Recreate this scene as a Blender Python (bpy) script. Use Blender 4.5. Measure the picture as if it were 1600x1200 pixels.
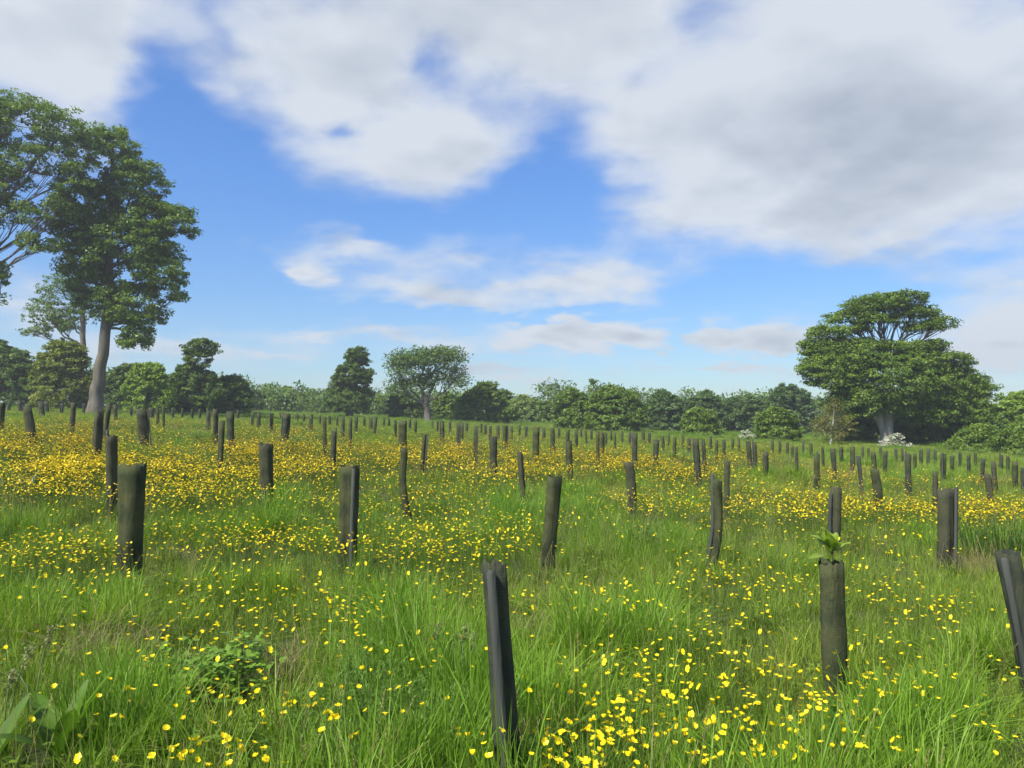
import bpy, math, random
import numpy as np
from mathutils import Vector
R = math.radians
rng = np.random.default_rng(11)
random.seed(5)
for o in list(bpy.data.objects): bpy.data.objects.remove(o)
scn = bpy.context.scene
COL = scn.collection

# ------------------------------------------------------------------ camera
EYE = 1.6; FPX = 1202.0; PITCH = math.atan(40 / FPX)
cam = bpy.data.cameras.new('camera'); camo = bpy.data.objects.new('camera', cam); COL.objects.link(camo)
cam.sensor_width = 36.0; cam.lens = 36.0 * FPX / 1600.0; cam.clip_start = 0.05; cam.clip_end = 6000
camo.location = (0, 0, EYE); camo.rotation_euler = (R(90) + PITCH, 0, 0)
scn.camera = camo

# ------------------------------------------------------------------ light
SUN_AZ, SUN_EL = R(224), R(50)          # azimuth measured clockwise from +Y (the view direction)
sd = Vector((math.sin(SUN_AZ) * math.cos(SUN_EL), math.cos(SUN_AZ) * math.cos(SUN_EL), math.sin(SUN_EL)))
sl = bpy.data.lights.new('sun', 'SUN'); sl.energy = 4.4; sl.angle = R(3.0); sl.color = (1.0, 0.94, 0.84)
so = bpy.data.objects.new('sun', sl); COL.objects.link(so)
so.rotation_euler = (-sd).to_track_quat('-Z', 'Y').to_euler(); so.location = (-20, -30, 40)

scn.view_settings.view_transform = 'Standard'; scn.view_settings.look = 'None'
scn.view_settings.gamma = 1.0; scn.view_settings.use_curve_mapping = False
scn.view_settings.exposure = 0.82

# ------------------------------------------------------------------ world: Nishita sky with clouds by direction
SKY_STRENGTH = 0.1
world = bpy.data.worlds.new('World'); scn.world = world; world.use_nodes = True
NT = world.node_tree; NT.nodes.clear()
def nd(t, **kw):
    n = NT.nodes.new(t)
    for k, v in kw.items(): setattr(n, k, v)
    return n
def lk(a, b): NT.links.new(a, b)
def M(op, a, b=None, c=None, clamp=False):
    n = nd('ShaderNodeMath', operation=op); n.use_clamp = clamp
    for i, v in enumerate((a, b, c)):
        if v is None: continue
        if isinstance(v, (int, float)): n.inputs[i].default_value = v
        else: lk(v, n.inputs[i])
    return n.outputs[0]
def sstep(x, a, b):
    n = nd('ShaderNodeMapRange', interpolation_type='SMOOTHSTEP')
    lk(x, n.inputs['Value']); n.inputs['From Min'].default_value = a; n.inputs['From Max'].default_value = b
    return n.outputs['Result']
def mixc(f, a, b):
    n = nd('ShaderNodeMix', data_type='RGBA')
    lk(f, n.inputs[0]) if not isinstance(f, float) else setattr(n.inputs[0], 'default_value', f)
    for s, v in ((6, a), (7, b)):
        if isinstance(v, tuple): n.inputs[s].default_value = (*v, 1)
        else: lk(v, n.inputs[s])
    return n.outputs[2]
def noise(vec, scale, detail, rough, dist=0.0):
    n = nd('ShaderNodeTexNoise'); lk(vec, n.inputs['Vector'])
    n.inputs['Scale'].default_value = scale; n.inputs['Detail'].default_value = detail
    n.inputs['Roughness'].default_value = rough; n.inputs['Distortion'].default_value = dist
    return n.outputs['Fac'], n.outputs['Color']
tc = nd('ShaderNodeTexCoord')
sep = nd('ShaderNodeSeparateXYZ'); lk(tc.outputs['Generated'], sep.inputs[0])
dx, dy, dz = sep.outputs
# cloud-layer coordinates: direction projected on a flat layer, so clouds crowd together towards the horizon
zz = M('ADD', M('MAXIMUM', dz, 0.0), 0.26)
comb = nd('ShaderNodeCombineXYZ'); lk(M('DIVIDE', dx, zz), comb.inputs[0]); lk(M('DIVIDE', dy, zz), comb.inputs[1])
pl = comb.outputs[0]
_, wc = noise(pl, 3.6, 3, 0.6)
wsep = nd('ShaderNodeSeparateXYZ'); lk(wc, wsep.inputs[0])
az = M('ARCTAN2', dx, dy); el = M('ARCSINE', M('MAXIMUM', M('MINIMUM', dz, 1.0), -1.0))
azw = M('ADD', az, M('MULTIPLY', M('SUBTRACT', wsep.outputs[0], 0.5), 0.16))
elw = M('ADD', el, M('MULTIPLY', M('SUBTRACT', wsep.outputs[1], 0.5), 0.07))
f1, _ = noise(pl, 2.3, 7, 0.56, 0.15)
f2, _ = noise(pl, 6.0, 5, 0.55, 0.2)
offv = nd('ShaderNodeVectorMath', operation='ADD'); lk(pl, offv.inputs[0]); offv.inputs[1].default_value = (-0.035, -0.075, 0.0)   # a little towards the sun
f2s, _ = noise(offv.outputs[0], 6.0, 3, 0.5, 0.2)
f1s, _ = noise(offv.outputs[0], 2.3, 4, 0.5, 0.15)
def pxdir(px, py):
    u = (px - 800) / FPX; v = (600 - py) / FPX
    y = math.cos(PITCH) - v * math.sin(PITCH); z = math.sin(PITCH) + v * math.cos(PITCH)
    return math.atan2(u, y), math.atan2(z, math.hypot(u, y))
# individual clouds (and clear gaps) of this sky: px, py, half-width, half-height, amount
BLOBS = [(520,130,220,105,.66),(660,245,150,55,.62),(820,40,300,90,.5),(1300,120,380,140,.78),(1480,280,300,110,.8),
 (1130,285,190,75,.5),(1060,190,160,60,.3),(60,70,180,110,.62),(0,-20,300,60,.4),
 (720,462,150,30,.70),(930,440,120,40,.70),(720,405,90,20,.40),(465,428,44,22,.95),(535,385,76,28,.60),(400,385,50,16,.35),
 (930,532,150,26,1.0),(860,518,80,22,.4),(1175,528,100,26,.95),(1570,530,120,60,.8),(490,525,100,14,.5),(1110,581,110,10,.65),(400,560,120,12,.3),
 (720,580,160,11,.45),(40,500,140,60,.35),(900,-80,900,90,.4),(250,540,120,16,.3),(640,525,90,12,.35),
 (255,130,60,95,-.55),(340,300,100,120,-.55),(860,290,75,80,-.65),(600,340,220,24,-.35),(1230,440,230,34,-.55),(670,100,46,34,-.4),(560,215,34,20,-.4),(330,40,30,40,-.25),(300,470,150,60,-.3),(1100,10,60,30,-.25),
 (850,493,300,9,-.55),(1060,530,22,50,-.5),(1330,520,60,60,-.45),(1000,562,300,8,-.3),(620,500,120,16,-.3)]
dens = M('MULTIPLY', M('SUBTRACT', f1, 0.5), 1.35)
dens = M('ADD', dens, M('MULTIPLY', M('SUBTRACT', f2, 0.5), 0.55))
# away from the named clouds the same broken cover goes on
fr = M('MULTIPLY', sstep(M('ABSOLUTE', az), 0.62, 0.95), 1.0); up = sstep(el, 0.52, 0.75)
dens = M('ADD', dens, M('MULTIPLY', M('MAXIMUM', fr, up), 0.22))
for (px, py, hw, hh, amt) in BLOBS:
    a0, e0 = pxdir(px, py); sa = hw / FPX * 0.9; se = hh / FPX * 0.95
    q = M('ADD', M('POWER', M('ABSOLUTE', M('DIVIDE', M('SUBTRACT', azw, a0), sa)), 2.0), M('POWER', M('ABSOLUTE', M('DIVIDE', M('SUBTRACT', elw, e0), se)), 2.0))
    dens = M('ADD', dens, M('MULTIPLY', M('EXPONENT', M('MULTIPLY', q, -1.0)), amt))
cov = M('POWER', sstep(dens, -0.20, 0.64), 1.5)
sky = nd('ShaderNodeTexSky', sky_type='NISHITA'); sky.sun_disc = False
sky.sun_elevation = SUN_EL; sky.sun_rotation = SUN_AZ; sky.altitude = 0; sky.air_density = 1.0; sky.dust_density = 0.3; sky.ozone_density = 2.4
hs = nd('ShaderNodeHueSaturation'); hs.inputs['Saturation'].default_value = 1.12; hs.inputs['Value'].default_value = 1.0; lk(sky.outputs[0], hs.inputs['Color'])
tint = mixc(sstep(el, 0.0, 0.40), (0.47, 0.62, 0.80), (0.54, 0.78, 1.08))
tn = nd('ShaderNodeMix', data_type='RGBA', blend_type='MULTIPLY'); tn.inputs[0].default_value = 1.0; lk(hs.outputs[0], tn.inputs[6]); lk(tint, tn.inputs[7])
# thick cloud is greyer than its thin lit edges
g2, _ = noise(pl, 1.5, 4, 0.5, 0.2)
relief = M('ADD', M('MULTIPLY', M('SUBTRACT', f2s, f2), 0.9), M('MULTIPLY', M('SUBTRACT', f1s, f1), 1.6))
thick = M('ADD', M('ADD', M('MULTIPLY', sstep(dens, 0.35, 1.4), 0.55), M('MULTIPLY', M('SUBTRACT', g2, 0.49), 2.3)), relief)
thick = M('ADD', M('MAXIMUM', thick, 0.0, clamp=True), M('MULTIPLY', M('SUBTRACT', 1.0, sstep(el, 0.02, 0.12)), 0.18), clamp=True)
k = 1.0 / SKY_STRENGTH
cl = mixc(thick, tuple(k * v for v in (0.415, 0.442, 0.478)), tuple(k * v for v in (0.205, 0.236, 0.285)))
skyc = mixc(M('MULTIPLY', cov, 0.94), tn.outputs[2], cl)
bg = nd('ShaderNodeBackground'); lk(skyc, bg.inputs['Color']); bg.inputs['Strength'].default_value = SKY_STRENGTH
world.cycles.sampling_method = 'MANUAL'; world.cycles.sample_map_resolution = 512
wo = nd('ShaderNodeOutputWorld'); lk(bg.outputs[0], wo.inputs[0])

scn.cycles.use_denoising = True
scn.cycles.max_bounces = 5; scn.cycles.diffuse_bounces = 2; scn.cycles.transmission_bounces = 2; scn.cycles.use_adaptive_sampling = True; scn.cycles.adaptive_threshold = 0.03
scn.cycles.transparent_max_bounces = 8; scn.cycles.glossy_bounces = 2
scn.cycles.sample_clamp_indirect = 4.0

# ------------------------------------------------------------------ helpers
def tag(o, label=None, cat=None, group=None, kind=None):
    if label: o['label'] = label
    if cat: o['category'] = cat
    if group: o['group'] = group
    if kind: o['kind'] = kind
    return o
def mesh_np(name, V, F, mat=None, colors=None, smooth=False):
    """V (n,3); F (m,3) or (m,4) or a list of such arrays."""
    V = np.asarray(V, np.float32); Fs = F if isinstance(F, list) else [F]
    Fs = [np.asarray(f, np.int32) for f in Fs if len(f)]
    me = bpy.data.meshes.new(name)
    me.vertices.add(len(V)); me.vertices.foreach_set('co', V.ravel())
    loops = np.concatenate([f.ravel() for f in Fs]); tot = np.concatenate([np.full(len(f), f.shape[1], np.int32) for f in Fs])
    start = np.concatenate([[0], np.cumsum(tot)[:-1]]).astype(np.int32)
    me.loops.add(len(loops)); me.loops.foreach_set('vertex_index', loops)
    me.polygons.add(len(tot)); me.polygons.foreach_set('loop_start', start)
    if smooth: me.polygons.foreach_set('use_smooth', np.ones(len(tot), bool))
    if colors is not None:
        a = me.attributes.new('Col', 'FLOAT_COLOR', 'POINT')
        c = np.ones((len(V), 4), np.float32); c[:, :3] = colors; a.data.foreach_set('color', c.ravel())
    me.update(calc_edges=True)
    if mat: me.materials.append(mat)
    return me
def obj(name, me, parent=None, loc=(0, 0, 0), link=True):
    o = bpy.data.objects.new(name, me)
    if link: COL.objects.link(o)
    o.location = loc
    if parent: o.parent = parent
    return o
def empty(name, loc=(0, 0, 0)):
    o = bpy.data.objects.new(name, None); o.empty_display_size = 0.2; COL.objects.link(o); o.location = loc
    return o
def tube(P, rad, seg=8, cap=True):
    """tapered tube along points P with radii rad -> V, [quads, tris]"""
    P = np.asarray(P, float); n = len(P); rad = np.asarray(rad, float)
    T = np.gradient(P, axis=0); T /= np.linalg.norm(T, axis=1)[:, None] + 1e-9
    ref = np.array([0.0, 1.0, 0.0]) if abs(T[0][1]) < 0.9 else np.array([1.0, 0, 0])
    A = np.cross(T, ref); A /= np.linalg.norm(A, axis=1)[:, None] + 1e-9; B = np.cross(T, A)
    th = np.linspace(0, 2 * math.pi, seg, endpoint=False)
    V = (P[:, None, :] + rad[:, None, None] * (np.cos(th)[None, :, None] * A[:, None, :] + np.sin(th)[None, :, None] * B[:, None, :])).reshape(-1, 3)
    i = np.arange(n - 1)[:, None] * seg; j = np.arange(seg)[None, :]; j2 = (j + 1) % seg
    Q = np.stack([i + j, i + j2, i + seg + j2, i + seg + j], -1).reshape(-1, 4)
    return V, Q
class Bag:
    """collects pieces of one mesh"""
    def __init__(s): s.V = []; s.F = {3: [], 4: []}; s.C = []; s.n = 0
    def add(s, V, F, col=None):
        V = np.asarray(V, float)
        for f in (F if isinstance(F, list) and isinstance(F[0], np.ndarray) else [F]):
            f = np.asarray(f)
            if len(f): s.F[f.shape[1]].append(f + s.n)
        s.V.append(V); s.C.append(np.broadcast_to(np.asarray(col if col is not None else (1, 1, 1), float), V.shape)); s.n += len(V)
    def mesh(s, name, mat, smooth=False, off=(0, 0, 0)):
        Fs = [np.concatenate(v) for v in s.F.values() if v]
        return mesh_np(name, np.concatenate(s.V) - np.asarray(off), Fs, mat, np.concatenate(s.C), smooth)

# ---- ground height (a field that falls gently to the right)
def gz(x, y):
    x = np.asarray(x, float); y = np.asarray(y, float)
    z = -0.042 * 70 * np.tanh(x / 70)
    z = z + 0.035 * np.sin(x * 0.9 + 0.4 * y + 1) * np.sin(y * 0.7 - 0.3 * x) + 0.02 * np.sin(2.1 * x - 1.3 * y) + 0.06 * np.sin(x * 0.11 + 2) * np.sin(y * 0.09)
    return z
def ray(px, py):
    u = (np.asarray(px, float) - 800) / FPX; v = (600 - np.asarray(py, float)) / FPX
    return np.stack([u, math.cos(PITCH) - v * math.sin(PITCH), math.sin(PITCH) + v * math.cos(PITCH)], -1)
CAM = np.array([0, 0, EYE])
def on_ground(px, py, off=0.0):
    """where the sight line through a pixel meets the surface `off` metres above the ground"""
    d = ray(px, py); lo = np.full(d.shape[:-1], 0.5); hi = np.full(d.shape[:-1], 160.0)
    for _ in range(40):
        m = (lo + hi) / 2; p = CAM + d * m[..., None]
        below = p[..., 2] < gz(p[..., 0], p[..., 1]) + off
        hi = np.where(below, m, hi); lo = np.where(below, lo, m)
    p = CAM + d * hi[..., None]; return p
def at(px, py, D):
    d = ray(px, py); return CAM + d * (D / d[..., 1])[..., None]
def project(P):
    P = np.asarray(P, float) - CAM
    f = P[..., 1] * math.cos(PITCH) + P[..., 2] * math.sin(PITCH); u = -P[..., 1] * math.sin(PITCH) + P[..., 2] * math.cos(PITCH)
    f = np.maximum(f, 1e-3)
    return 800 + FPX * P[..., 0] / f, 600 - FPX * u / f
def vnoise(x, y, s, seed=0):
    """smooth value noise in numpy"""
    x = np.asarray(x) / s + seed * 17.3; y = np.asarray(y) / s + seed * 9.1
    xi = np.floor(x).astype(int); yi = np.floor(y).astype(int); fx = x - xi; fy = y - yi
    def h(a, b):
        v = np.sin(a * 127.1 + b * 311.7 + seed * 74.7) * 43758.5453; return v - np.floor(v)
    fx = fx * fx * (3 - 2 * fx); fy = fy * fy * (3 - 2 * fy)
    return (h(xi, yi) * (1 - fx) + h(xi + 1, yi) * fx) * (1 - fy) + (h(xi, yi + 1) * (1 - fx) + h(xi + 1, yi + 1) * fx) * fy

# ------------------------------------------------------------------ materials
def new_mat(name):
    m = bpy.data.materials.new(name); m.use_nodes = True; m.node_tree.nodes.clear(); return m
def leaf_mat(name, rough=0.5, trans=0.3, inst=False, spec=0.3, mul=(1, 1, 1), tmul=(1.15, 1.25, 0.6)):
    m = new_mat(name); nt = m.node_tree; N = nt.nodes.new; L = nt.links.new
    at_ = N('ShaderNodeAttribute'); at_.attribute_name = 'Col'; col = at_.outputs['Color']
    if inst:
        t = N('ShaderNodeAttribute'); t.attribute_type = 'INSTANCER'; t.attribute_name = 'tint'
        mx = N('ShaderNodeMix'); mx.data_type = 'RGBA'; mx.blend_type = 'MULTIPLY'; mx.inputs[0].default_value = 1
        L(col, mx.inputs[6]); L(t.outputs['Color'], mx.inputs[7]); col = mx.outputs[2]
    p = N('ShaderNodeBsdfPrincipled'); L(col, p.inputs['Base Color']); p.inputs['Roughness'].default_value = rough
    p.inputs['Specular IOR Level'].default_value = spec
    tm = N('ShaderNodeMix'); tm.data_type = 'RGBA'; tm.blend_type = 'MULTIPLY'; tm.inputs[0].default_value = 1
    L(col, tm.inputs[6]); tm.inputs[7].default_value = (*tmul, 1)
    tr = N('ShaderNodeBsdfTranslucent'); L(tm.outputs[2], tr.inputs['Color'])
    ms = N('ShaderNodeMixShader'); ms.inputs[0].default_value = trans; L(p.outputs[0], ms.inputs[1]); L(tr.outputs[0], ms.inputs[2])
    o = N('ShaderNodeOutputMaterial'); L(ms.outputs[0], o.inputs[0]); return m
def surf_mat(name, c1, c2, scale, rough=0.85, bump=0.3, bscale=None, stretch=(1, 1, 1), spec=0.3, extra=None, alpha=0.0):
    m = new_mat(name); nt = m.node_tree; N = nt.nodes.new; L = nt.links.new
    tcn = N('ShaderNodeTexCoord'); mp = N('ShaderNodeMapping'); mp.inputs['Scale'].default_value = stretch; L(tcn.outputs['Object'], mp.inputs[0])
    n1 = N('ShaderNodeTexNoise'); n1.inputs['Scale'].default_value = scale; n1.inputs['Detail'].default_value = 6; L(mp.outputs[0], n1.inputs[0])
    rp = N('ShaderNodeValToRGB'); rp.color_ramp.elements[0].position = 0.3; rp.color_ramp.elements[1].position = 0.7
    rp.color_ramp.elements[0].color = (*c1, 1); rp.color_ramp.elements[1].color = (*c2, 1); L(n1.outputs['Fac'], rp.inputs[0]); col = rp.outputs[0]
    if extra:
        (ec, es, e0, e1) = extra
        n3 = N('ShaderNodeTexNoise'); n3.inputs['Scale'].default_value = es; n3.inputs['Detail'].default_value = 4; L(tcn.outputs['Object'], n3.inputs[0])
        mr = N('ShaderNodeMapRange'); mr.inputs[1].default_value = e0; mr.inputs[2].default_value = e1; L(n3.outputs['Fac'], mr.inputs[0])
        mx = N('ShaderNodeMix'); mx.data_type = 'RGBA'; L(mr.outputs[0], mx.inputs[0]); L(col, mx.inputs[6]); mx.inputs[7].default_value = (*ec, 1); col = mx.outputs[2]
    p = N('ShaderNodeBsdfPrincipled'); L(col, p.inputs['Base Color']); p.inputs['Roughness'].default_value = rough; p.inputs['Specular IOR Level'].default_value = spec
    n2 = N('ShaderNodeTexNoise'); n2.inputs['Scale'].default_value = bscale or scale * 3; n2.inputs['Detail'].default_value = 5; L(mp.outputs[0], n2.inputs[0])
    b = N('ShaderNodeBump'); b.inputs['Strength'].default_value = bump; b.inputs['Distance'].default_value = 0.02; L(n2.outputs['Fac'], b.inputs['Height']); L(b.outputs[0], p.inputs['Normal'])
    o = N('ShaderNodeOutputMaterial'); sh = p.outputs[0]
    if alpha > 0:
        t = N('ShaderNodeBsdfTransparent'); ms = N('ShaderNodeMixShader'); ms.inputs[0].default_value = alpha; L(sh, ms.inputs[1]); L(t.outputs[0], ms.inputs[2]); sh = ms.outputs[0]
    L(sh, o.inputs[0]); return m
MAT = dict(
    soil=surf_mat('soil_and_thatch', (0.035, 0.045, 0.014), (0.075, 0.085, 0.03), 1.7, 0.95, 0.6, 14),
    grass=leaf_mat('grass_blade', 0.5, 0.40, True, 0.25),
    petal=leaf_mat('buttercup_petal', 0.4, 0.22, True, 0.22, tmul=(1, 1, 1)),
    petal_near=leaf_mat('buttercup_petal_near', 0.4, 0.22, False, 0.22, tmul=(1, 1, 1)),
    leaf=leaf_mat('tree_leaf', 0.5, 0.32, False, 0.3),
    herb=leaf_mat('herb_leaf', 0.42, 0.35, False, 0.35),
    bark=surf_mat('bark', (0.075, 0.066, 0.052), (0.19, 0.168, 0.138), 2.6, 0.9, 0.8, 6, (1, 1, 0.3), extra=((0.10, 0.115, 0.05), 0.7, 0.5, 0.75)),
    bark_pale=surf_mat('pale_bark', (0.22, 0.20, 0.165), (0.42, 0.38, 0.32), 2.2, 0.9, 0.7, 6, (1, 1, 0.3)),
    birch=surf_mat('birch_bark', (0.45, 0.43, 0.38), (0.7, 0.68, 0.62), 3.0, 0.8, 0.3, 8),
    wood_dark=surf_mat('dark_weathered_wood', (0.036, 0.042, 0.036), (0.080, 0.086, 0.074), 9, 0.9, 0.5, 30, (1, 1, 0.12)),
    bark_dark=surf_mat('dark_bark', (0.07, 0.062, 0.048), (0.14, 0.125, 0.10), 3.0, 0.9, 0.8, 6, (1, 1, 0.3)),
    wood=surf_mat('weathered_wood', (0.16, 0.14, 0.115), (0.30, 0.27, 0.23), 9, 0.9, 0.5, 30, (1, 1, 0.12)),
)
def net_mat(name, c1, c2, algae, alpha):
    """woven plastic netting: fine weave relief, a film of algae and pale lichen spots"""
    m = surf_mat(name, c1, c2, 11.0, 0.9, 0.5, 60, (1, 1, 0.45), 0.08, (algae, 4.5, 0.42, 0.66), alpha)
    nt = m.node_tree; N = nt.nodes.new; L = nt.links.new
    p = [n for n in nt.nodes if n.type == 'BSDF_PRINCIPLED'][0]; b = [n for n in nt.nodes if n.type == 'BUMP'][0]
    uv = N('ShaderNodeAttribute'); uv.attribute_name = 'Col'
    s = N('ShaderNodeSeparateColor'); L(uv.outputs['Color'], s.inputs[0])
    def w(sock, f):
        a = N('ShaderNodeMath'); a.operation = 'MULTIPLY'; L(sock, a.inputs[0]); a.inputs[1].default_value = f
        c = N('ShaderNodeMath'); c.operation = 'SINE'; L(a.outputs[0], c.inputs[0]); return c.outputs[0]
    mx = N('ShaderNodeMath'); mx.operation = 'MAXIMUM'; L(w(s.outputs[0], 420.0), mx.inputs[0]); L(w(s.outputs[1], 900.0), mx.inputs[1])
    b2 = N('ShaderNodeBump'); b2.inputs['Strength'].default_value = 0.35; b2.inputs['Distance'].default_value = 0.002
    mr = N('ShaderNodeMapRange'); mr.inputs[1].default_value = -0.6; mr.inputs[2].default_value = 0.9; mr.inputs[3].default_value = 0.6; mr.inputs[4].default_value = 1.2; L(mx.outputs[0], mr.inputs[0])
    src = p.inputs['Base Color'].links[0].from_socket; cm = N('ShaderNodeMix'); cm.data_type = 'RGBA'; cm.blend_type = 'MULTIPLY'; cm.inputs[0].default_value = 1; L(src, cm.inputs[6]); L(mr.outputs[0], cm.inputs[7]); L(cm.outputs[2], p.inputs['Base Color'])
    L(mx.outputs[0], b2.inputs['Height']); L(b.outputs[0], b2.inputs['Normal']); L(b2.outputs[0], p.inputs['Normal'])
    return m
NETS = [net_mat('netting_dark_green', (0.026, 0.034, 0.018), (0.055, 0.066, 0.034), (0.085, 0.092, 0.040), 0.06),
        net_mat('netting_charcoal', (0.026, 0.032, 0.026), (0.050, 0.058, 0.044), (0.072, 0.078, 0.042), 0.07),
        net_mat('netting_weathered', (0.038, 0.042, 0.028), (0.074, 0.076, 0.050), (0.082, 0.086, 0.046), 0.10)]

# ------------------------------------------------------------------ ground: one sheet to the horizon
def build_ground():
    t = np.linspace(-1, 1, 241); g = np.sign(t) * (np.abs(t) * 30 + np.abs(t) ** 4 * 300)
    X, Y = np.meshgrid(g, g + 12); Z = gz(X, Y); r = np.hypot(X, Y); Z = Z * np.clip(1.6 - r / 250, 0.25, 1)
    n = len(t); i = np.arange(n - 1)[:, None] * n + np.arange(n - 1)[None, :]; i = i.ravel()
    F = np.stack([i, i + 1, i + n + 1, i + n], -1)
    o = obj('meadow_ground', mesh_np('meadow_ground', np.stack([X, Y, Z], -1).reshape(-1, 3), F, MAT['soil'], None, True))
    tag(o, kind='structure')
build_ground()

# ------------------------------------------------------------------ grass
def blade_strip(bx, by, h, ang, bend, w, tw, nseg=3, zb=None):
    """vectorised blades -> V (n*(2*nseg+1),3), F list"""
    n = len(bx); ts = np.linspace(0, 1, nseg + 1)
    dirx, diry = np.cos(ang), np.sin(ang); cx, cy = np.cos(ang + tw), np.sin(ang + tw)
    V = np.zeros((n, 2 * nseg + 1, 3)); kk = 0
    for i, t in enumerate(ts):
        off = h * bend * t ** 2.1; z = h * (t - 0.42 * np.minimum(bend, 1.2) * t ** 2.6)
        px = bx + dirx * off; py = by + diry * off; ww = w * 0.5 * (1 - 0.75 * t) * (0.75 + 0.6 * t)
        z = z + (zb if zb is not None else 0)
        if i < nseg:
            V[:, kk] = np.stack([px - cx * ww, py - cy * ww, z], -1); V[:, kk + 1] = np.stack([px + cx * ww, py + cy * ww, z], -1); kk += 2
        else: V[:, kk] = np.stack([px, py, z], -1)
    m = 2 * nseg + 1; base = np.arange(n)[:, None] * m
    Q = np.concatenate([base + np.array([[2 * i, 2 * i + 1, 2 * i + 3, 2 * i + 2]]) for i in range(nseg - 1)]) if nseg > 1 else np.zeros((0, 4), int)
    T = base + np.array([[m - 3, m - 2, m - 1]])
    return V.reshape(-1, 3), [Q, T], m
def tuft(name, n, rad, hmin, hmax, w, bendm, c1, c2, straw=0.06, nseg=3, seed=0, swirl=None):
    r = np.random.default_rng(seed)
    a = r.uniform(0, 2 * math.pi, n); d = rad * np.sqrt(r.uniform(0, 1, n))
    bx, by = d * np.cos(a), d * np.sin(a)
    h = r.uniform(hmin, hmax, n) * (1 - 0.25 * (d / rad) ** 2)
    ang = a + r.normal(0, 0.9, n) if swirl is None else swirl + r.normal(0, 0.6, n)
    bend = np.abs(r.normal(bendm, bendm * 0.6, n)) + 0.04
    V, F, m = blade_strip(bx, by, h, ang, bend, w * r.uniform(0.6, 1.3, n), r.uniform(0.8, 2.3, n), nseg, np.full(n, -0.02))
    t = r.uniform(0, 1, (n, 1)); col = np.array(c1) * (1 - t) + np.array(c2) * t
    st = r.uniform(0, 1, n) < straw; col[st] = np.array([0.30, 0.26, 0.12]) * r.uniform(0.7, 1.15, (st.sum(), 1))
    return mesh_np(name, V, F, MAT['grass'], np.repeat(col, m, 0))
G1, G2 = (0.113, 0.216, 0.024), (0.243, 0.378, 0.050)
def leaf_tuft(name, n, rad, h, L, col1, col2, seed):
    r = np.random.default_rng(seed); B = Bag()
    for i in range(n):
        a = r.uniform(0, 6.28); d = rad * math.sqrt(r.uniform(0, 1)); z = h * r.uniform(0.35, 1.0); c0 = np.array([d * math.cos(a), d * math.sin(a), z]); col = np.array(col1) + (np.array(col2) - np.array(col1)) * r.uniform(0, 1)
        V, F = tube([(c0[0] * 0.6, c0[1] * 0.6, 0), tuple(c0)], [0.0014, 0.001], 3); B.add(V, F, col)
        yaw = r.uniform(0, 6.28)
        for k in (-1, 0, 1):       # three-lobed leaf
            b = yaw + k * 0.95; u = np.array([math.cos(b), math.sin(b), r.normal(-0.05, 0.25)]); w = np.array([-math.sin(b), math.cos(b), r.normal(0, 0.15)]); l = L * r.uniform(0.7, 1.2)
            B.add([c0, c0 + u * l * 0.5 + w * l * 0.3, c0 + u * l * 0.85 + w * l * 0.22, c0 + u * l, c0 + u * l * 0.85 - w * l * 0.22, c0 + u * l * 0.5 - w * l * 0.3], [[0, 1, 2, 3], [0, 3, 4, 5]], col * r.uniform(0.85, 1.15))
    return B.mesh(name, MAT['grass'])
def seed_tuft(name, n, rad, seed, rs=0.0011, hw=0.006):
    r = np.random.default_rng(seed); B = Bag()
    for i in range(n):
        a = r.uniform(0, 6.28); d = rad * math.sqrt(r.uniform(0, 1)); b = np.array([d * math.cos(a), d * math.sin(a), 0]); h = r.uniform(0.42, 0.66); l = r.normal(0.06, 0.09, 2); top = b + np.array([l[0], l[1], h]); col = np.array((0.30, 0.33, 0.13)) * r.uniform(0.8, 1.2)
        t = np.linspace(0, 1, 5)[:, None]; P = b + (top - b) * np.concatenate([t ** 1.6, t ** 1.6, t], 1); V, F = tube(P, np.linspace(rs * 1.3, rs, 5), 3); B.add(V, F, col)
        hc = np.array((0.34, 0.31, 0.15)) * r.uniform(0.75, 1.2); m = 12
        for k in range(m):
            z = k / m; c = top - (top - P[3]) * 0.55 * z; an = r.uniform(0, 6.28); u = np.array([math.cos(an), math.sin(an), 0.8]) * hw * (0.5 + z) * 1.6; w = np.array([-math.sin(an), math.cos(an), 0]) * hw * 0.4
            B.add([c - w, c + w, c + u], np.array([[0, 1, 2]]), hc)
    return B.mesh(name, MAT['grass'])
def proto_coll(name, meshes):
    c = bpy.data.collections.new(name)
    for i, me in enumerate(meshes):
        o = bpy.data.objects.new('%s_%02d' % (name, i), me); c.objects.link(o)
    return c
near_protos = proto_coll('near_tuft', [tuft('near_tuft', 34, 0.11, 0.22, 0.42, 0.0062, 0.35, G1, G2, 0.04, 4, s) for s in range(6)]
    + [tuft('near_tuft', 40, 0.09, 0.34, 0.58, 0.0068, 0.28, G1, (0.194, 0.354, 0.036), 0.02, 4, 20 + s) for s in range(4)]
    + [tuft('near_tuft', 40, 0.14, 0.10, 0.26, 0.0052, 0.6, (0.151, 0.240, 0.036), (0.281, 0.360, 0.072), 0.12, 4, 40 + s) for s in range(4)]
    + [leaf_tuft('near_tuft', 16, 0.13, 0.24, 0.034, (0.075, 0.16, 0.02), (0.14, 0.24, 0.03), 150 + s) for s in range(4)]
    + [tuft('near_tuft', 44, 0.08, 0.30, 0.60, 0.0072, 0.7, G1, (0.205, 0.360, 0.036), 0.03, 5, 160 + s, swirl=0.4) for s in range(3)]
    + [seed_tuft('near_tuft', 5, 0.12, 170 + s) for s in range(4)])
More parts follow.
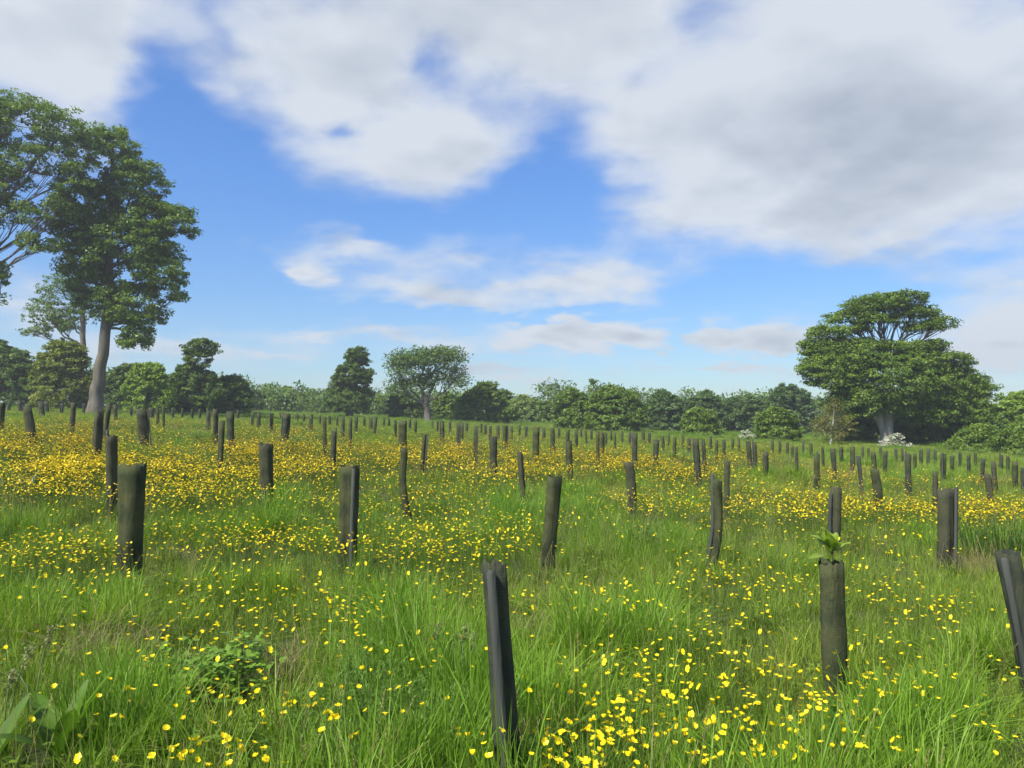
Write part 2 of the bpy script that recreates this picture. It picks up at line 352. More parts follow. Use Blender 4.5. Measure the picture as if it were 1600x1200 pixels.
mid_protos = proto_coll('mid_tuft', [tuft('mid_tuft', 70, 0.21, 0.20, 0.42, 0.009, 0.4, G1, G2, 0.05, 3, 60 + s) for s in range(5)]
    + [tuft('mid_tuft', 80, 0.20, 0.34, 0.56, 0.010, 0.35, G1, (0.194, 0.354, 0.036), 0.02, 3, 70 + s) for s in range(3)]
    + [tuft('mid_tuft', 70, 0.24, 0.12, 0.28, 0.008, 0.6, (0.151, 0.240, 0.036), (0.281, 0.360, 0.072), 0.14, 3, 80 + s) for s in range(4)]
    + [seed_tuft('mid_tuft', 9, 0.25, 180 + s, 0.0018, 0.009) for s in range(3)])
far_protos = proto_coll('far_tuft', [tuft('far_tuft', 130, 0.5, 0.22, 0.46, 0.020, 0.4, G1, G2, 0.07, 2, 90 + s) for s in range(5)]
    + [tuft('far_tuft', 130, 0.5, 0.32, 0.58, 0.020, 0.35, G1, (0.194, 0.348, 0.041), 0.03, 2, 100 + s) for s in range(3)]
    + [tuft('far_tuft', 130, 0.55, 0.15, 0.32, 0.018, 0.55, (0.162, 0.252, 0.042), (0.292, 0.360, 0.078), 0.16, 2, 110 + s) for s in range(4)])
NVAR = {'near': (6, 4, 4), 'mid': (5, 3, 4), 'far': (5, 3, 4)}

def scatter_object(name, P, rot, scl, idx, tint, coll):
    me = bpy.data.meshes.new(name); n = len(P)
    me.vertices.add(n); me.vertices.foreach_set('co', np.asarray(P, np.float32).ravel())
    a = me.attributes.new('rot', 'FLOAT_VECTOR', 'POINT'); a.data.foreach_set('vector', np.asarray(rot, np.float32).ravel())
    a = me.attributes.new('scl', 'FLOAT_VECTOR', 'POINT'); a.data.foreach_set('vector', np.asarray(scl, np.float32).ravel())
    a = me.attributes.new('idx', 'INT', 'POINT'); a.data.foreach_set('value', np.asarray(idx, np.int32))
    c = np.ones((n, 4), np.float32); c[:, :3] = tint
    a = me.attributes.new('tint', 'FLOAT_COLOR', 'POINT'); a.data.foreach_set('color', c.ravel())
    o = obj(name, me)
    g = bpy.data.node_groups.new(name + '_scatter', 'GeometryNodeTree')
    g.interface.new_socket('Geometry', in_out='INPUT', socket_type='NodeSocketGeometry'); g.interface.new_socket('Geometry', in_out='OUTPUT', socket_type='NodeSocketGeometry')
    N = g.nodes.new; L = g.links.new
    gi, go = N('NodeGroupInput'), N('NodeGroupOutput')
    ci = N('GeometryNodeCollectionInfo'); ci.inputs['Collection'].default_value = coll; ci.inputs['Separate Children'].default_value = True; ci.inputs['Reset Children'].default_value = True
    ip = N('GeometryNodeInstanceOnPoints'); ip.inputs['Pick Instance'].default_value = True
    def na(nm, t):
        q = N('GeometryNodeInputNamedAttribute'); q.data_type = t; q.inputs['Name'].default_value = nm; return q.outputs['Attribute']
    L(gi.outputs[0], ip.inputs['Points']); L(ci.outputs[0], ip.inputs['Instance']); L(na('idx', 'INT'), ip.inputs['Instance Index'])
    L(na('rot', 'FLOAT_VECTOR'), ip.inputs['Rotation']); L(na('scl', 'FLOAT_VECTOR'), ip.inputs['Scale']); L(ip.outputs[0], go.inputs[0])
    md = o.modifiers.new('scatter', 'NODES'); md.node_group = g
    return o

# (x0, x1, y0, y1, count): where the blossoms lie
FAR_P = [(0,165,652,740,2300),(0,120,735,775,220),(160,340,668,765,2000),(330,470,672,740,1250),(420,610,680,735,1100),(250,420,735,790,300),(470,600,735,800,110),
 (590,730,688,722,800),(570,760,745,800,260),(640,800,680,700,260),(720,905,702,742,1050),(690,900,680,700,200),(895,1015,700,732,700),(1000,1140,714,748,500),(1120,1215,700,724,330),(930,1090,758,805,260),(1080,1210,752,800,300),
 (1190,1330,766,806,520),(1310,1470,766,806,560),(1480,1620,770,812,600),(1270,1345,725,752,130),(1340,1500,738,760,90),(1500,1560,742,757,60),(800,1000,672,690,120),(1000,1300,690,705,160),(560,900,664,684,380),(380,580,660,680,460),(60,380,650,672,700),(900,1250,684,704,260),
 (680,850,810,876,210),(540,710,818,876,160),(0,200,826,890,180),(255,440,806,866,170),(340,545,822,860,90),(1060,1190,800,830,30),(0,600,750,830,110),(600,1200,740,840,150),(1200,1600,800,870,110),(1480,1600,800,826,60)]
NEAR_P = [(0,190,868,925,40),(200,420,868,930,45),(230,350,980,1045,22),(330,480,935,985,32),(430,545,905,960,16),(300,430,1060,1112,12),(430,545,1075,1125,22),(250,400,1150,1200,28),(0,250,980,1180,14),
 (640,755,868,965,46),(530,592,915,1005,46),(880,1005,905,952,42),(795,835,920,965,9),(900,1070,985,1045,20),(1000,1075,1045,1105,18),(880,1015,1108,1200,85),(728,762,1140,1200,7),(835,905,1150,1200,9),(560,720,1000,1060,10),
 (1060,1185,868,938,84),(1060,1205,938,1005,38),(1060,1195,1000,1062,38),(1215,1275,875,935,26),(1320,1445,885,950,40),(1390,1555,925,975,54),(1330,1445,980,1055,22),(1060,1205,1060,1200,75),(1200,1350,1055,1145,66),(1330,1432,1058,1105,12),(1555,1600,1135,1165,6),(1200,1420,1140,1200,18),(1430,1600,980,1190,16),(400,1000,870,1190,60),(0,600,870,1100,70),(1000,1600,860,1100,70)]
# lush patches without flowers, and dry or short patches, given by where they lie (px, py, half-width, half-height, strength)
LUSH = [(430,800,190,28,1),(830,800,230,30,.9),(1000,840,140,30,.7),(620,1010,110,80,1),(950,985,110,45,.8),(1420,1130,130,60,1),(170,1120,120,70,1),(130,940,120,60,.7),
        (1400,820,120,25,.6),(1560,840,90,35,1),(600,690,70,22,.7),(1450,750,70,18,.6),(250,790,80,20,.5),(330,905,120,30,.5),(580,870,70,30,.6),(1500,1010,100,50,.6),(720,1120,120,60,.7)]
DRY = [(160,1010,120,22,1),(440,1070,70,25,.8),(830,985,30,30,.8),(1530,875,60,20,1),(920,775,70,25,.7),(250,880,100,25,.6),(700,730,150,15,.5),(1380,1060,60,40,.5),(820,1180,30,30,1),(1330,740,120,14,.5)]
SHORT = [(600,1150,110,60,1),(335,1050,90,40,.9),(100,1110,80,50,.6),(1000,1150,120,70,.45),(1200,1120,130,70,.4),(340,1000,80,40,.5),(440,1080,70,30,.6),(1450,950,120,25,.4)]
def field(L, P):
    px, py = project(P); v = np.zeros(len(P))
    for (cx, cy, hw, hh, s) in L: v = np.maximum(v, s * np.exp(-((px - cx) / hw) ** 2 - ((py - cy) / hh) ** 2))
    return v
def bloom(P):
    px, py = project(P); v = np.zeros(len(P))
    for (x0, x1, y0, y1, n) in FAR_P + NEAR_P:
        d = min(1.0, n / ((x1 - x0) * (y1 - y0)) / (0.06 if y1 < 760 else 0.012)); v = np.maximum(v, d * np.exp(-(np.abs((px - (x0 + x1) / 2) / ((x1 - x0) * .55)) ** 4) - np.abs((py - (y0 + y1) / 2) / ((y1 - y0) * .6)) ** 4))
    return v
def sector(n, r0, r1, half):
    r = np.sqrt(rng.uniform(r0 ** 2, r1 ** 2, n)); a = rng.uniform(-half, half, n)
    return r * np.sin(a), r * np.cos(a)
def grass_zone(kind, per_m2, r0, r1, half, coll, base_scale):
    n = int(per_m2 * half * (r1 ** 2 - r0 ** 2)); x, y = sector(n, r0, r1, R(1) * math.degrees(half))
    z = gz(x, y); P = np.stack([x, y, z], -1)
    lush = field(LUSH, P + [0, 0, 0.15]); dry = field(DRY, P + [0, 0, 0.12])
    v1 = vnoise(x, y, 1.6, 1); v2 = vnoise(x, y, 0.7, 2); v3 = vnoise(x, y, 6.0, 3)
    lush = np.clip(lush + np.clip((v1 - 0.62) * 2.5, 0, 0.8), 0, 1); dry = np.clip(dry + np.clip((v2 * 0.6 + v3 * 0.4 - 0.64) * 2.2, 0, 0.6), 0, 1) * (1 - lush)
    a, b, c = NVAR[kind]; u = rng.uniform(0, 1, n)
    idx = np.where(u < lush * 0.9, a + rng.integers(0, b, n), np.where(u < 0.15 + dry, a + b + rng.integers(0, c, n), rng.integers(0, a, n)))
    bl = bloom(P + [0, 0, 0.3]); lush = lush * (1 - 0.8 * bl)
    if kind == 'near':
        hb = rng.uniform(0, 1, n); idx = np.where(hb < 0.10 + 0.22 * np.clip(bloom(P + [0, 0, 0.3]) + dry, 0, 1), 14 + rng.integers(0, 4, n), idx); idx = np.where((hb > 0.86) & (lush > 0.25), 18 + rng.integers(0, 3, n), idx)
    sh = rng.uniform(0, 1, n); sp = 0.03 + 0.05 * dry + 0.05 * (vnoise(x, y, 2.5, 8) > 0.6)
    if kind == 'near': idx = np.where(sh < sp, 21 + rng.integers(0, 4, n), idx)
    if kind == 'mid': idx = np.where(sh < sp * 1.5, 12 + rng.integers(0, 3, n), idx)
    s = base_scale * rng.uniform(0.75, 1.2, n) * (0.74 + 0.48 * lush) * (1 - 0.40 * bl) * (1 - 0.55 * field(SHORT, P + [0, 0, 0.15]))
    # wind-laid grass leans a little to the right everywhere
    rot = np.stack([rng.normal(0, 0.08, n), rng.normal(0.06, 0.08, n), rng.uniform(0, 6.283, n)], -1)
    t = np.ones((n, 3)); yel = np.clip(v3 * 0.7 + v2 * 0.3, 0, 1)[:, None]
    t = t * ((1 - yel) * np.array([0.98, 0.93, 0.95]) + yel * np.array([1.36, 1.14, 1.0]))
    t = t * (1 - dry[:, None] * 0.5) + dry[:, None] * 0.5 * np.array([2.0, 1.25, 1.5])
    t = t * (1 - lush[:, None] * 0.35) + lush[:, None] * 0.35 * np.array([0.55, 0.90, 0.4])
    t = t * rng.uniform(0.8, 1.2, (n, 1))
    keep = ~((dry > 0.7) & (rng.uniform(0, 1, n) < 0.45))
    return [q[keep] for q in (P, rot, np.stack([s, s, s * rng.uniform(0.85, 1.15, n)], -1), idx, t)]
o = scatter_object('near_grass', *grass_zone('near', 105, 0.9, 9.5, R(48), near_protos, 1.0), near_protos)
tag(o, 'long green meadow grass in the foreground among the nearest tree guards', 'grass', kind='stuff')
o = scatter_object('meadow_grass', *grass_zone('mid', 24, 9.5, 27, R(44), mid_protos, 1.0), mid_protos)
tag(o, 'green meadow grass between the middle rows of tree guards', 'grass', kind='stuff')
o = scatter_object('distant_grass', *grass_zone('far', 3.6, 27, 105, R(44), far_protos, 1.0), far_protos)
tag(o, 'pale green grass at the far side of the field, under the tree line', 'grass', kind='stuff')

# ------------------------------------------------------------------ buttercups
def blossom_mesh(name, mat, cup, seed, petals=5, detail=True):
    r = np.random.default_rng(seed); B = Bag()
    for i in range(petals):
        a = i * 2 * math.pi / petals + r.normal(0, 0.08); ca, sa = math.cos(a), math.sin(a); L = 0.0125 * r.uniform(0.9, 1.1); c = cup + r.normal(0, 0.12)
        pts = []
        for (t, w) in (((0.05, 0.15), (0.5, 0.62), (0.9, 0.66), (1.0, 0.3)) if detail else ((0.05, 0.2), (0.75, 0.75))):
            rr = L * (t * math.cos(c * t)); zz = L * t * math.sin(c) * (0.6 + 0.5 * t)
            for s in (-1, 1):
                ww = s * w * L * 0.62; pts.append((ca * rr - sa * ww, sa * rr + ca * ww, zz + (0.0012 if abs(w) > 0.5 else 0)))
        n = len(pts) // 2; Q = [[2 * k, 2 * k + 1, 2 * k + 3, 2 * k + 2] for k in range(n - 1)]
        B.add(pts, Q, np.array([0.92, 0.72, 0.012]) * r.uniform(0.88, 1.08))
    if detail:
        th = np.linspace(0, 2 * math.pi, 7)[:-1]; V = [(0, 0, 0.004)] + [(0.0032 * math.cos(t), 0.0032 * math.sin(t), 0.0022) for t in th]
        B.add(V, [[0, 1 + k, 1 + (k + 1) % 6] for k in range(6)], (0.55, 0.45, 0.02))
    return B.mesh(name, mat)
# far flowers: stem + blossom in one small mesh, stem tapering from the ground (height 1 = blossom height when scaled)
def far_flower(seed):
    r = np.random.default_rng(seed); h = 0.34; B = Bag()
    tx, ty = r.normal(0, 0.05, 2)
    V, F = tube([(0, 0, 0), (tx * 0.4, ty * 0.4, h * 0.5), (tx, ty, h)], [0.0016, 0.0014, 0.001], 3); B.add(V, F, (0.10, 0.17, 0.03))
    bm = blossom_mesh('tmp', None, r.uniform(0.25, 0.8), seed, 5, False)
    v = np.zeros(len(bm.vertices) * 3); bm.vertices.foreach_get('co', v); v = v.reshape(-1, 3)
    t1, t2 = r.normal(0, 0.35, 2); v[:, 2] += v[:, 0] * t1 + v[:, 1] * t2
    Q = np.array([list(p.vertices) for p in bm.polygons]); B.add(v + [tx, ty, h], Q, (0.92, 0.72, 0.012)); bpy.data.meshes.remove(bm)
    return B.mesh('meadow_buttercup', MAT['petal'])
flower_protos = proto_coll('meadow_buttercup', [far_flower(300 + s) for s in range(8)])
def sample_heads(patches, noisy):
    out = []
    for (x0, x1, y0, y1, n) in patches:
        n = int(n * ((2.9 if y1 < 765 else 1.7) if noisy else 1.25)); k = int(n * (2.1 if noisy else 1.25)); mx, my = (x0 + x1) / 2, (y0 + y1) / 2
        x = mx + (x1 - x0) * 0.5 * np.clip(rng.normal(0, 0.72, k), -2.0, 2.0); y = my + (y1 - y0) * 0.5 * np.clip(rng.normal(0, 0.66, k), -1.7, 1.7)
        y = np.maximum(y, 655 + 0.034 * (x - 600)); hh = rng.uniform(0.27, 0.46, k); P = on_ground(x, y, hh); P[:, 2] -= 0
        w = vnoise(P[:, 0], P[:, 1], 1.1, 5) * 0.65 + vnoise(P[:, 0], P[:, 1], 0.4, 6) * 0.35
        keep = np.argsort(-(w + rng.normal(0, 0.22, k)))[:n]; out.append(np.concatenate([P[keep], hh[keep, None]], 1))
    return np.concatenate(out)
far_heads = sample_heads(FAR_P, True); near_heads = sample_heads(NEAR_P, False)
allh = np.concatenate([near_heads, far_heads]); dist = np.linalg.norm(allh[:, :3] - CAM, axis=1)
ppx, ppy = project(allh[:, :3]); infr = (ppx > 6) & (ppx < 1594) & (ppy < 1194)
order = np.argsort(np.where(infr, dist, 1e9)); near_ids = order[:300]; rest = np.setdiff1d(np.arange(len(allh)), near_ids)
P = allh[rest].copy(); s = P[:, 3] / 0.34; P[:, 2] = gz(P[:, 0], P[:, 1]); n = len(P)
grow = 1.1 + 0.5 * np.clip((dist[rest] - 8) / 14, 0, 1)
o = scatter_object('buttercup_drift', P[:, :3], np.stack([rng.normal(0, .06, n), rng.normal(.05, .06, n), rng.uniform(0, 6.28, n)], -1), np.stack([grow, grow, s], -1), rng.integers(0, 8, n), rng.uniform(0.85, 1.05, (n, 1)) * np.stack([np.ones(n), 1 - 0.10 * np.clip((dist[rest] - 8) / 12, 0, 1), np.ones(n)], -1), flower_protos)
tag(o, 'drifts of yellow buttercups across the field between the tree guards', 'buttercups', kind='stuff')
blossoms = [blossom_mesh('blossom', MAT['petal_near'], c, 500 + i) for i, c in enumerate((0.15, 0.4, 0.6, 0.85, 0.3, 1.05, 0.5, 0.7))]
stems = []
for i in range(6):
    B = Bag(); r = np.random.default_rng(600 + i); tx, ty = r.normal(0, 0.05, 2); ts = np.linspace(0, 1, 6)
    pts = [(tx * t * t + 0.01 * math.sin(4 * t + i) * t * (1 - t), ty * t * t, t * 0.34) for t in ts]
    V, F = tube(pts, np.linspace(0.0021, 0.0011, 6), 5); B.add(V, F, (0.11, 0.18, 0.035)); stems.append((B.mesh('stem', MAT['herb'], True), (tx, ty)))
def flower_label(px, py):
    if py > 1050 and 820 < px <= 1190:
        row = 'along the bottom edge' if py > 1140 else 'just above the bottom row'
        return 'yellow buttercup %s, %s' % (row, 'close right of the nearest guard' if px < 930 else ('in the middle of the thick bottom cluster' if px < 1070 else 'at the right end of the thick bottom cluster'))
    if py > 1040 and 1190 < px <= 1450: return 'yellow buttercup around the foot of the guard with a leafy sapling'
    if px > 1450: return 'yellow buttercup in the grass beside the leaning guard at the right edge'
    if 820 < px and py < 960: return 'yellow buttercup in the band between the leafy-sapling guard and the middle guards'
    if px > 820: return 'yellow buttercup in the scattered drift left of the leafy-sapling guard'
    if px > 600: return 'yellow buttercup close to the nearest tree guard on its left side'
    if px > 240 and py > 1040:
        row = 'along the bottom edge' if py > 1130 else 'above the bottom row'
        return 'yellow buttercup %s, %s' % (row, 'below the broad-leaved clump at left' if px < 420 else 'beside the feathery herb patch left of centre')
    if px > 240: return 'yellow buttercup in the loose drift around the broad-leaved clump left of centre'
    return 'yellow buttercup in the lower left grass near the dock leaves'
for j, q in enumerate(near_ids):
    x, y, z, hh = allh[q]; g0 = float(gz(x, y)); h = max(z - g0, 0.15)
    e = empty('buttercup', (x, y, g0)); si = j % 6; sm, (tx, ty) = stems[si]
    a = random.uniform(0, 6.28); e.rotation_euler = (0, 0, a)
    st = obj('stem', sm, e); st.scale = (1, 1, h / 0.34)
    bl = obj('blossom', blossoms[random.randrange(8)], e, (tx, ty, h)); k = random.uniform(0.9, 1.3); bl.scale = (k, k, k)
    bl.rotation_euler = (random.gauss(0, 0.45), random.gauss(0, 0.45), random.uniform(0, 6.28))
    tag(e, flower_label(ppx[q], ppy[q]), 'buttercup', flower_label(ppx[q], ppy[q]).replace('yellow buttercup', 'buttercups'))

# ------------------------------------------------------------------ tree guards
ORD = ['first', 'second', 'third', 'fourth', 'fifth', 'sixth', 'seventh', 'eighth', 'ninth', 'tenth', 'eleventh', 'twelfth', 'thirteenth', 'fourteenth', 'fifteenth', 'sixteenth', 'seventeenth', 'eighteenth', 'nineteenth', 'twentieth']
# x top, y top, x foot, y foot, width top, width foot, label (None = made from its place)
GUARDS = [
 (771,868,797,1210,43,37,'nearest dark tree guard, leaning left, with a pale stake inside its rim'),
 (1298,872,1306,1072,47,44,'broad dark guard at right with bright sapling leaves sprouting from its top'),
 (1574,857,1612,1060,40,36,'dark guard leaning hard to the left, cut by the right edge of the photo'),
 (209,722,204,880,41,35,'wide green-stained guard at left, tapering to its foot, in buttercups'),
 (546,724,543,866,34,33,'straight dark green guard with a vertical fold, left of centre'),
 (867,741,857,870,25,26,'smooth dark guard right of centre, top tilted to the right'),
 (1122,747,1111,867,13,11,'thin crooked dark guard, kinked near its foot, right of centre'),
 (1306,758,1304,850,19,18,'narrow dark guard standing directly behind the sapling leaves'),
 (1477,762,1475,870,27,24,'straight brownish guard in long grass, tallest near the right edge'),
 (174,677,176,787,20,19,'brown-grey guard just behind the wide green-stained one at left'),
 (414,691,416,784,22,22,'stout brown-grey guard left of centre in green grass before yellow buttercups'),
 (631,698,639,795,9,15,'slim guard with a kinked middle and swollen foot, left of centre'),
 (812,704,817,785,8,10,'thin guard leaning left, just left of the smooth tilted one'),
 (984,720,986,787,17,15,'ragged guard with a flared torn top, right of centre'),
 (1136,718,1135,793,9,9,'thin upright guard directly behind the crooked one'),
 (1366,731,1370,786,15,14,'guard with a bulging top that narrows at its waist, right part'),
 (1543,739,1549,791,12,6,'guard tapering to a thin foot, near the right edge'),
 (1461,735,1461,790,6,6,'thin guard half hidden by the tall brownish one at right'),
 (155,640,150,716,17,17,'pale see-through guard in front of the tall left tree trunk'),
 (42,633,51,688,13,16,'dark guard leaning left among dense buttercups at the left edge'),
 (771,680,772,740,13,13,'broad brownish guard at the centre of the field in buttercups'),
 (522,672,520,738,9,9,'dark slim guard leaning right beside a green herb clump'),
 (348,655,345,735,9,9,'slim brown guard standing in front of a stouter one, left part'),
 (360,642,362,700,13,13,'stout brown guard behind the slim one, left part'),
 (221,638,225,690,20,16,'double-width grey guard in dense buttercups, left part'),
 (449,645,446,688,13,10,'ragged guard with a torn side and narrow foot, left of centre'),
 (3,628,-1,668,9,9,'guard leaning right, cut by the left edge of the photo'),
]
GUARDS += [(*g, None) for g in [(115,628,112,672,9,9),(30,626,32,642,7,7),(64,627,66,648,10,9),(73,626,74,642,6,6),(171,632,163,690,8,7),(180,632,181,653,6,6),(236,636,237,652,9,9),(246,636,247,660,6,6),(255,633,256,669,5,5),
 (326,640,325,665,8,8),(337,638,336,686,10,10),(395,643,394,661,6,6),(405,644,404,664,7,7),(424,645,424,670,8,8),(464,646,464,658,6,6),(486,647,486,668,7,7),(507,650,508,710,7,7),(536,650,536,680,6,6),(548,652,547,697,6,6),(557,651,556,672,6,6),(515,651,515,661,5,5),
 (569,652,569,664,5,5),(580,652,580,670,5,5),(587,651,585,676,7,7),(617,656,618,682,5,5),(630,656,630,701,14,13),(649,657,649,675,5,5),(664,677,660,735,8,7),(691,657,692,687,7,7),(703,657,703,671,5,5),(716,660,716,703,7,7),(722,660,722,682,5,5),(730,661,730,673,5,5),(744,664,743,717,8,8),(766,665,766,683,5,5),(778,664,778,682,6,6),(789,664,789,697,9,9),(799,665,799,681,5,5),
 (838,666,837,720,12,10),(863,668,864,705,9,9),(887,671,887,692,8,8),(889,687,891,743,12,11),(900,671,900,694,7,7),(915,672,916,689,4,4),(934,673,934,725,7,7),(941,675,941,708,8,8),(947,677,947,692,5,5),(961,675,961,697,4,4),(972,676,972,688,4,4),(992,675,992,735,10,10),(1005,677,1005,688,6,6),(1026,686,1024,722,11,9),(1035,680,1036,700,6,6),(1054,682,1054,715,6,6),(1067,684,1067,697,5,5),(1076,684,1076,703,5,5),(1087,684,1091,749,11,12),(1099,685,1102,730,6,6),(1120,686,1120,718,5,5),(1131,686,1131,710,6,6),
 (1169,688,1172,733,8,8),(1179,690,1179,735,7,7),(1196,704,1196,741,11,10),(1230,695,1230,709,5,5),(1238,696,1238,718,5,5),(1244,697,1245,742,6,6),(1267,695,1267,711,6,6),(1276,708,1276,757,11,10),(1285,697,1286,724,5,5),(1301,700,1304,740,9,7),(1314,698,1314,720,6,6),(1332,697,1332,728,8,8),(1341,711,1346,762,8,8),(1348,704,1348,717,4,4),(1357,705,1357,720,4,4),(1364,705,1367,735,8,8),(1384,704,1383,733,7,7),(1400,706,1400,720,5,5),(1419,708,1420,765,10,10),(1429,708,1429,735,6,6),(1474,708,1474,745,9,9),(1488,712,1488,735,7,7),(1513,712,1513,735,5,5),(1536,716,1535,746,7,6),(1552,720,1556,762,8,8),(1586,720,1586,755,11,9),(1599,742,1599,762,9,9),
 (14,628,14,640,5,5),(97,630,97,643,5,5),(131,630,131,643,5,5),(205,635,205,648,5,5),(270,637,270,650,5,5),(285,638,285,649,4,4),(300,639,300,651,5,5),(312,640,312,650,4,4),(372,641,372,652,5,5),(438,646,438,656,4,4),(475,647,475,658,4,4),(500,649,500,660,4,4),(527,651,527,662,4,4),(600,653,600,664,4,4),(608,654,608,665,4,4),(640,656,640,667,4,4),(676,658,676,668,4,4),(684,658,684,670,4,4),(752,664,752,674,4,4),(758,664,758,676,5,5),(812,666,812,676,4,4),(822,667,822,680,5,5),(850,669,850,682,5,5),(874,670,874,681,4,4),(908,672,908,682,4,4),(924,673,924,684,5,5),(955,675,955,686,4,4),(984,677,984,690,5,5),(1015,679,1015,690,5,5),(1045,682,1045,694,4,4),(1110,686,1110,698,4,4),(1145,688,1145,700,5,5),(1155,689,1155,701,4,4),(1207,692,1207,704,5,5),(1218,694,1218,706,4,4),(1255,696,1255,707,4,4),(1376,706,1376,718,5,5),(1410,707,1410,719,4,4),(1440,709,1440,722,5,5),(1450,710,1450,723,5,5),(1462,711,1462,722,4,4),(1500,713,1500,727,5,5),(1524,715,1524,728,5,5),(1565,718,1565,732,5,5),(1575,719,1575,735,6,6)]]
LAND = [(0, 100, 'the left-edge trees'), (100, 200, 'the tall left trunk'), (200, 268, 'the bright green tree'), (268, 392, 'the round-topped tree'), (392, 500, 'the pale far trees'), (500, 600, 'the narrow tall tree'),
        (600, 742, 'the open-crowned tree'), (742, 842, 'the low rounded trees'), (842, 1012, 'the broad centre trees'), (1012, 1132, 'the bluish trees'), (1132, 1262, 'the small white hawthorn'), (1262, 1345, 'the white-stemmed birch'), (1345, 1460, 'the large dome-crowned tree'), (1460, 1700, 'the right-edge bushes')]
def sleeve(h, rb, rt, lean, kink, seg, rings, r, stake_ang, flare=0.0, torn=0.0):
    """open netting tube wrapped round its stake, with wall thickness; local coords, foot at origin"""
    th = np.linspace(0, 2 * math.pi, seg, endpoint=False); B = Bag()
    ph = r.uniform(0, 6.28, 4); vs = []
    for side in (0, 1):
        V = np.zeros((rings, seg, 3)); C = np.zeros((rings, seg, 3))
        for i in range(rings):
            t = i / (rings - 1); rad = rb + (rt - rb) * t
            prof = 1 + 0.07 * np.sin(2 * th + ph[0] + 1.2 * t) + 0.045 * np.sin(3 * th + ph[1] - 2 * t) + 0.025 * np.sin(5 * th + ph[2] + 3 * t)
            dd = np.angle(np.exp(1j * (th - stake_ang))); prof = prof + 0.20 * np.exp(-(dd / 0.22) ** 2) - 0.10 * np.exp(-((np.abs(dd) - 0.55) / 0.25) ** 2)
            prof = prof - 0.06 * np.abs(np.sin(1.5 * th + ph[2])) ** 0.5 + 0.018 * np.sin(9 * t + 2 * th + ph[1]) + 0.015 * np.sin(23 * t - 3 * th)
            prof = prof * (1 + flare * max(0, t - 0.8) * 5 * np.cos(th - 3.3)) * (1 + 0.04 * math.sin(7 * t + ph[3]))
            rr = rad * prof - side * 0.004
            cx = lean * t * h + kink * math.sin(math.pi * min(1, t * 1.1)) ; z = h * t
            top = (0.006 * np.sin(th * 2 + ph[1]) + 0.004 * np.sin(5 * th + ph[0]) + (0.010 * np.sign(np.sin(11 * th + ph[3])) if seg > 20 else 0) * np.abs(np.sin(3 * th + ph[2])) - torn * np.clip(np.sin(th + 0.6), 0, 1)) * (1 if i == rings - 1 else 0)
            V[i] = np.stack([cx + rr * np.cos(th), rr * np.sin(th), z + top], -1)
            C[i] = np.stack([np.abs(th / 6.283 - 0.5), np.full(seg, t * h / 1.2), np.zeros(seg)], -1)
        i = np.arange(rings - 1)[:, None] * seg; j = np.arange(seg)[None, :]; j2 = (j + 1) % seg
        Q = np.stack([i + j, i + j2, i + seg + j2, i + seg + j], -1).reshape(-1, 4)
        if side: Q = Q[:, ::-1]
        vs.append((V.reshape(-1, 3), Q, C.reshape(-1, 3)))
    n = len(vs[0][0]); V = np.concatenate([v[0] for v in vs]); C = np.concatenate([v[2] for v in vs]); j = np.arange(seg); j2 = (j + 1) % seg; t0 = (rings - 1) * seg
    Q = np.concatenate([vs[0][1], vs[1][1] + n, np.stack([t0 + j, t0 + j2, n + t0 + j2, n + t0 + j], -1)])
    return V, Q, C
def stake_mesh(h, lean, kink, sx, sy, r, mat):
    w = 0.017; B = Bag(); n = 5; pts = []
    for i in range(n):
        t = i / (n - 1); cx = lean * t * h + kink * math.sin(math.pi * min(1, t * 1.1)); ww = w * (1 - 0.1 * t)
        for (a, b) in ((-1, -1), (1, -1), (1, 1), (-1, 1)): pts.append((sx + cx + a * ww, sy + b * ww, h * t))
    for (a, b) in ((-1, -1), (1, -1), (1, 1), (-1, 1)): pts.append((sx + lean * h + a * w * 0.55, sy + b * w * 0.55, h + 0.012))
    Q = [[4 * i + j, 4 * i + (j + 1) % 4, 4 * i + 4 + (j + 1) % 4, 4 * i + 4 + j] for i in range(n) for j in range(4)] + [[4 * n, 4 * n + 1, 4 * n + 2, 4 * n + 3]]
    B.add(pts, Q); return B.mesh('stake', MAT[mat])
guard_things = {}
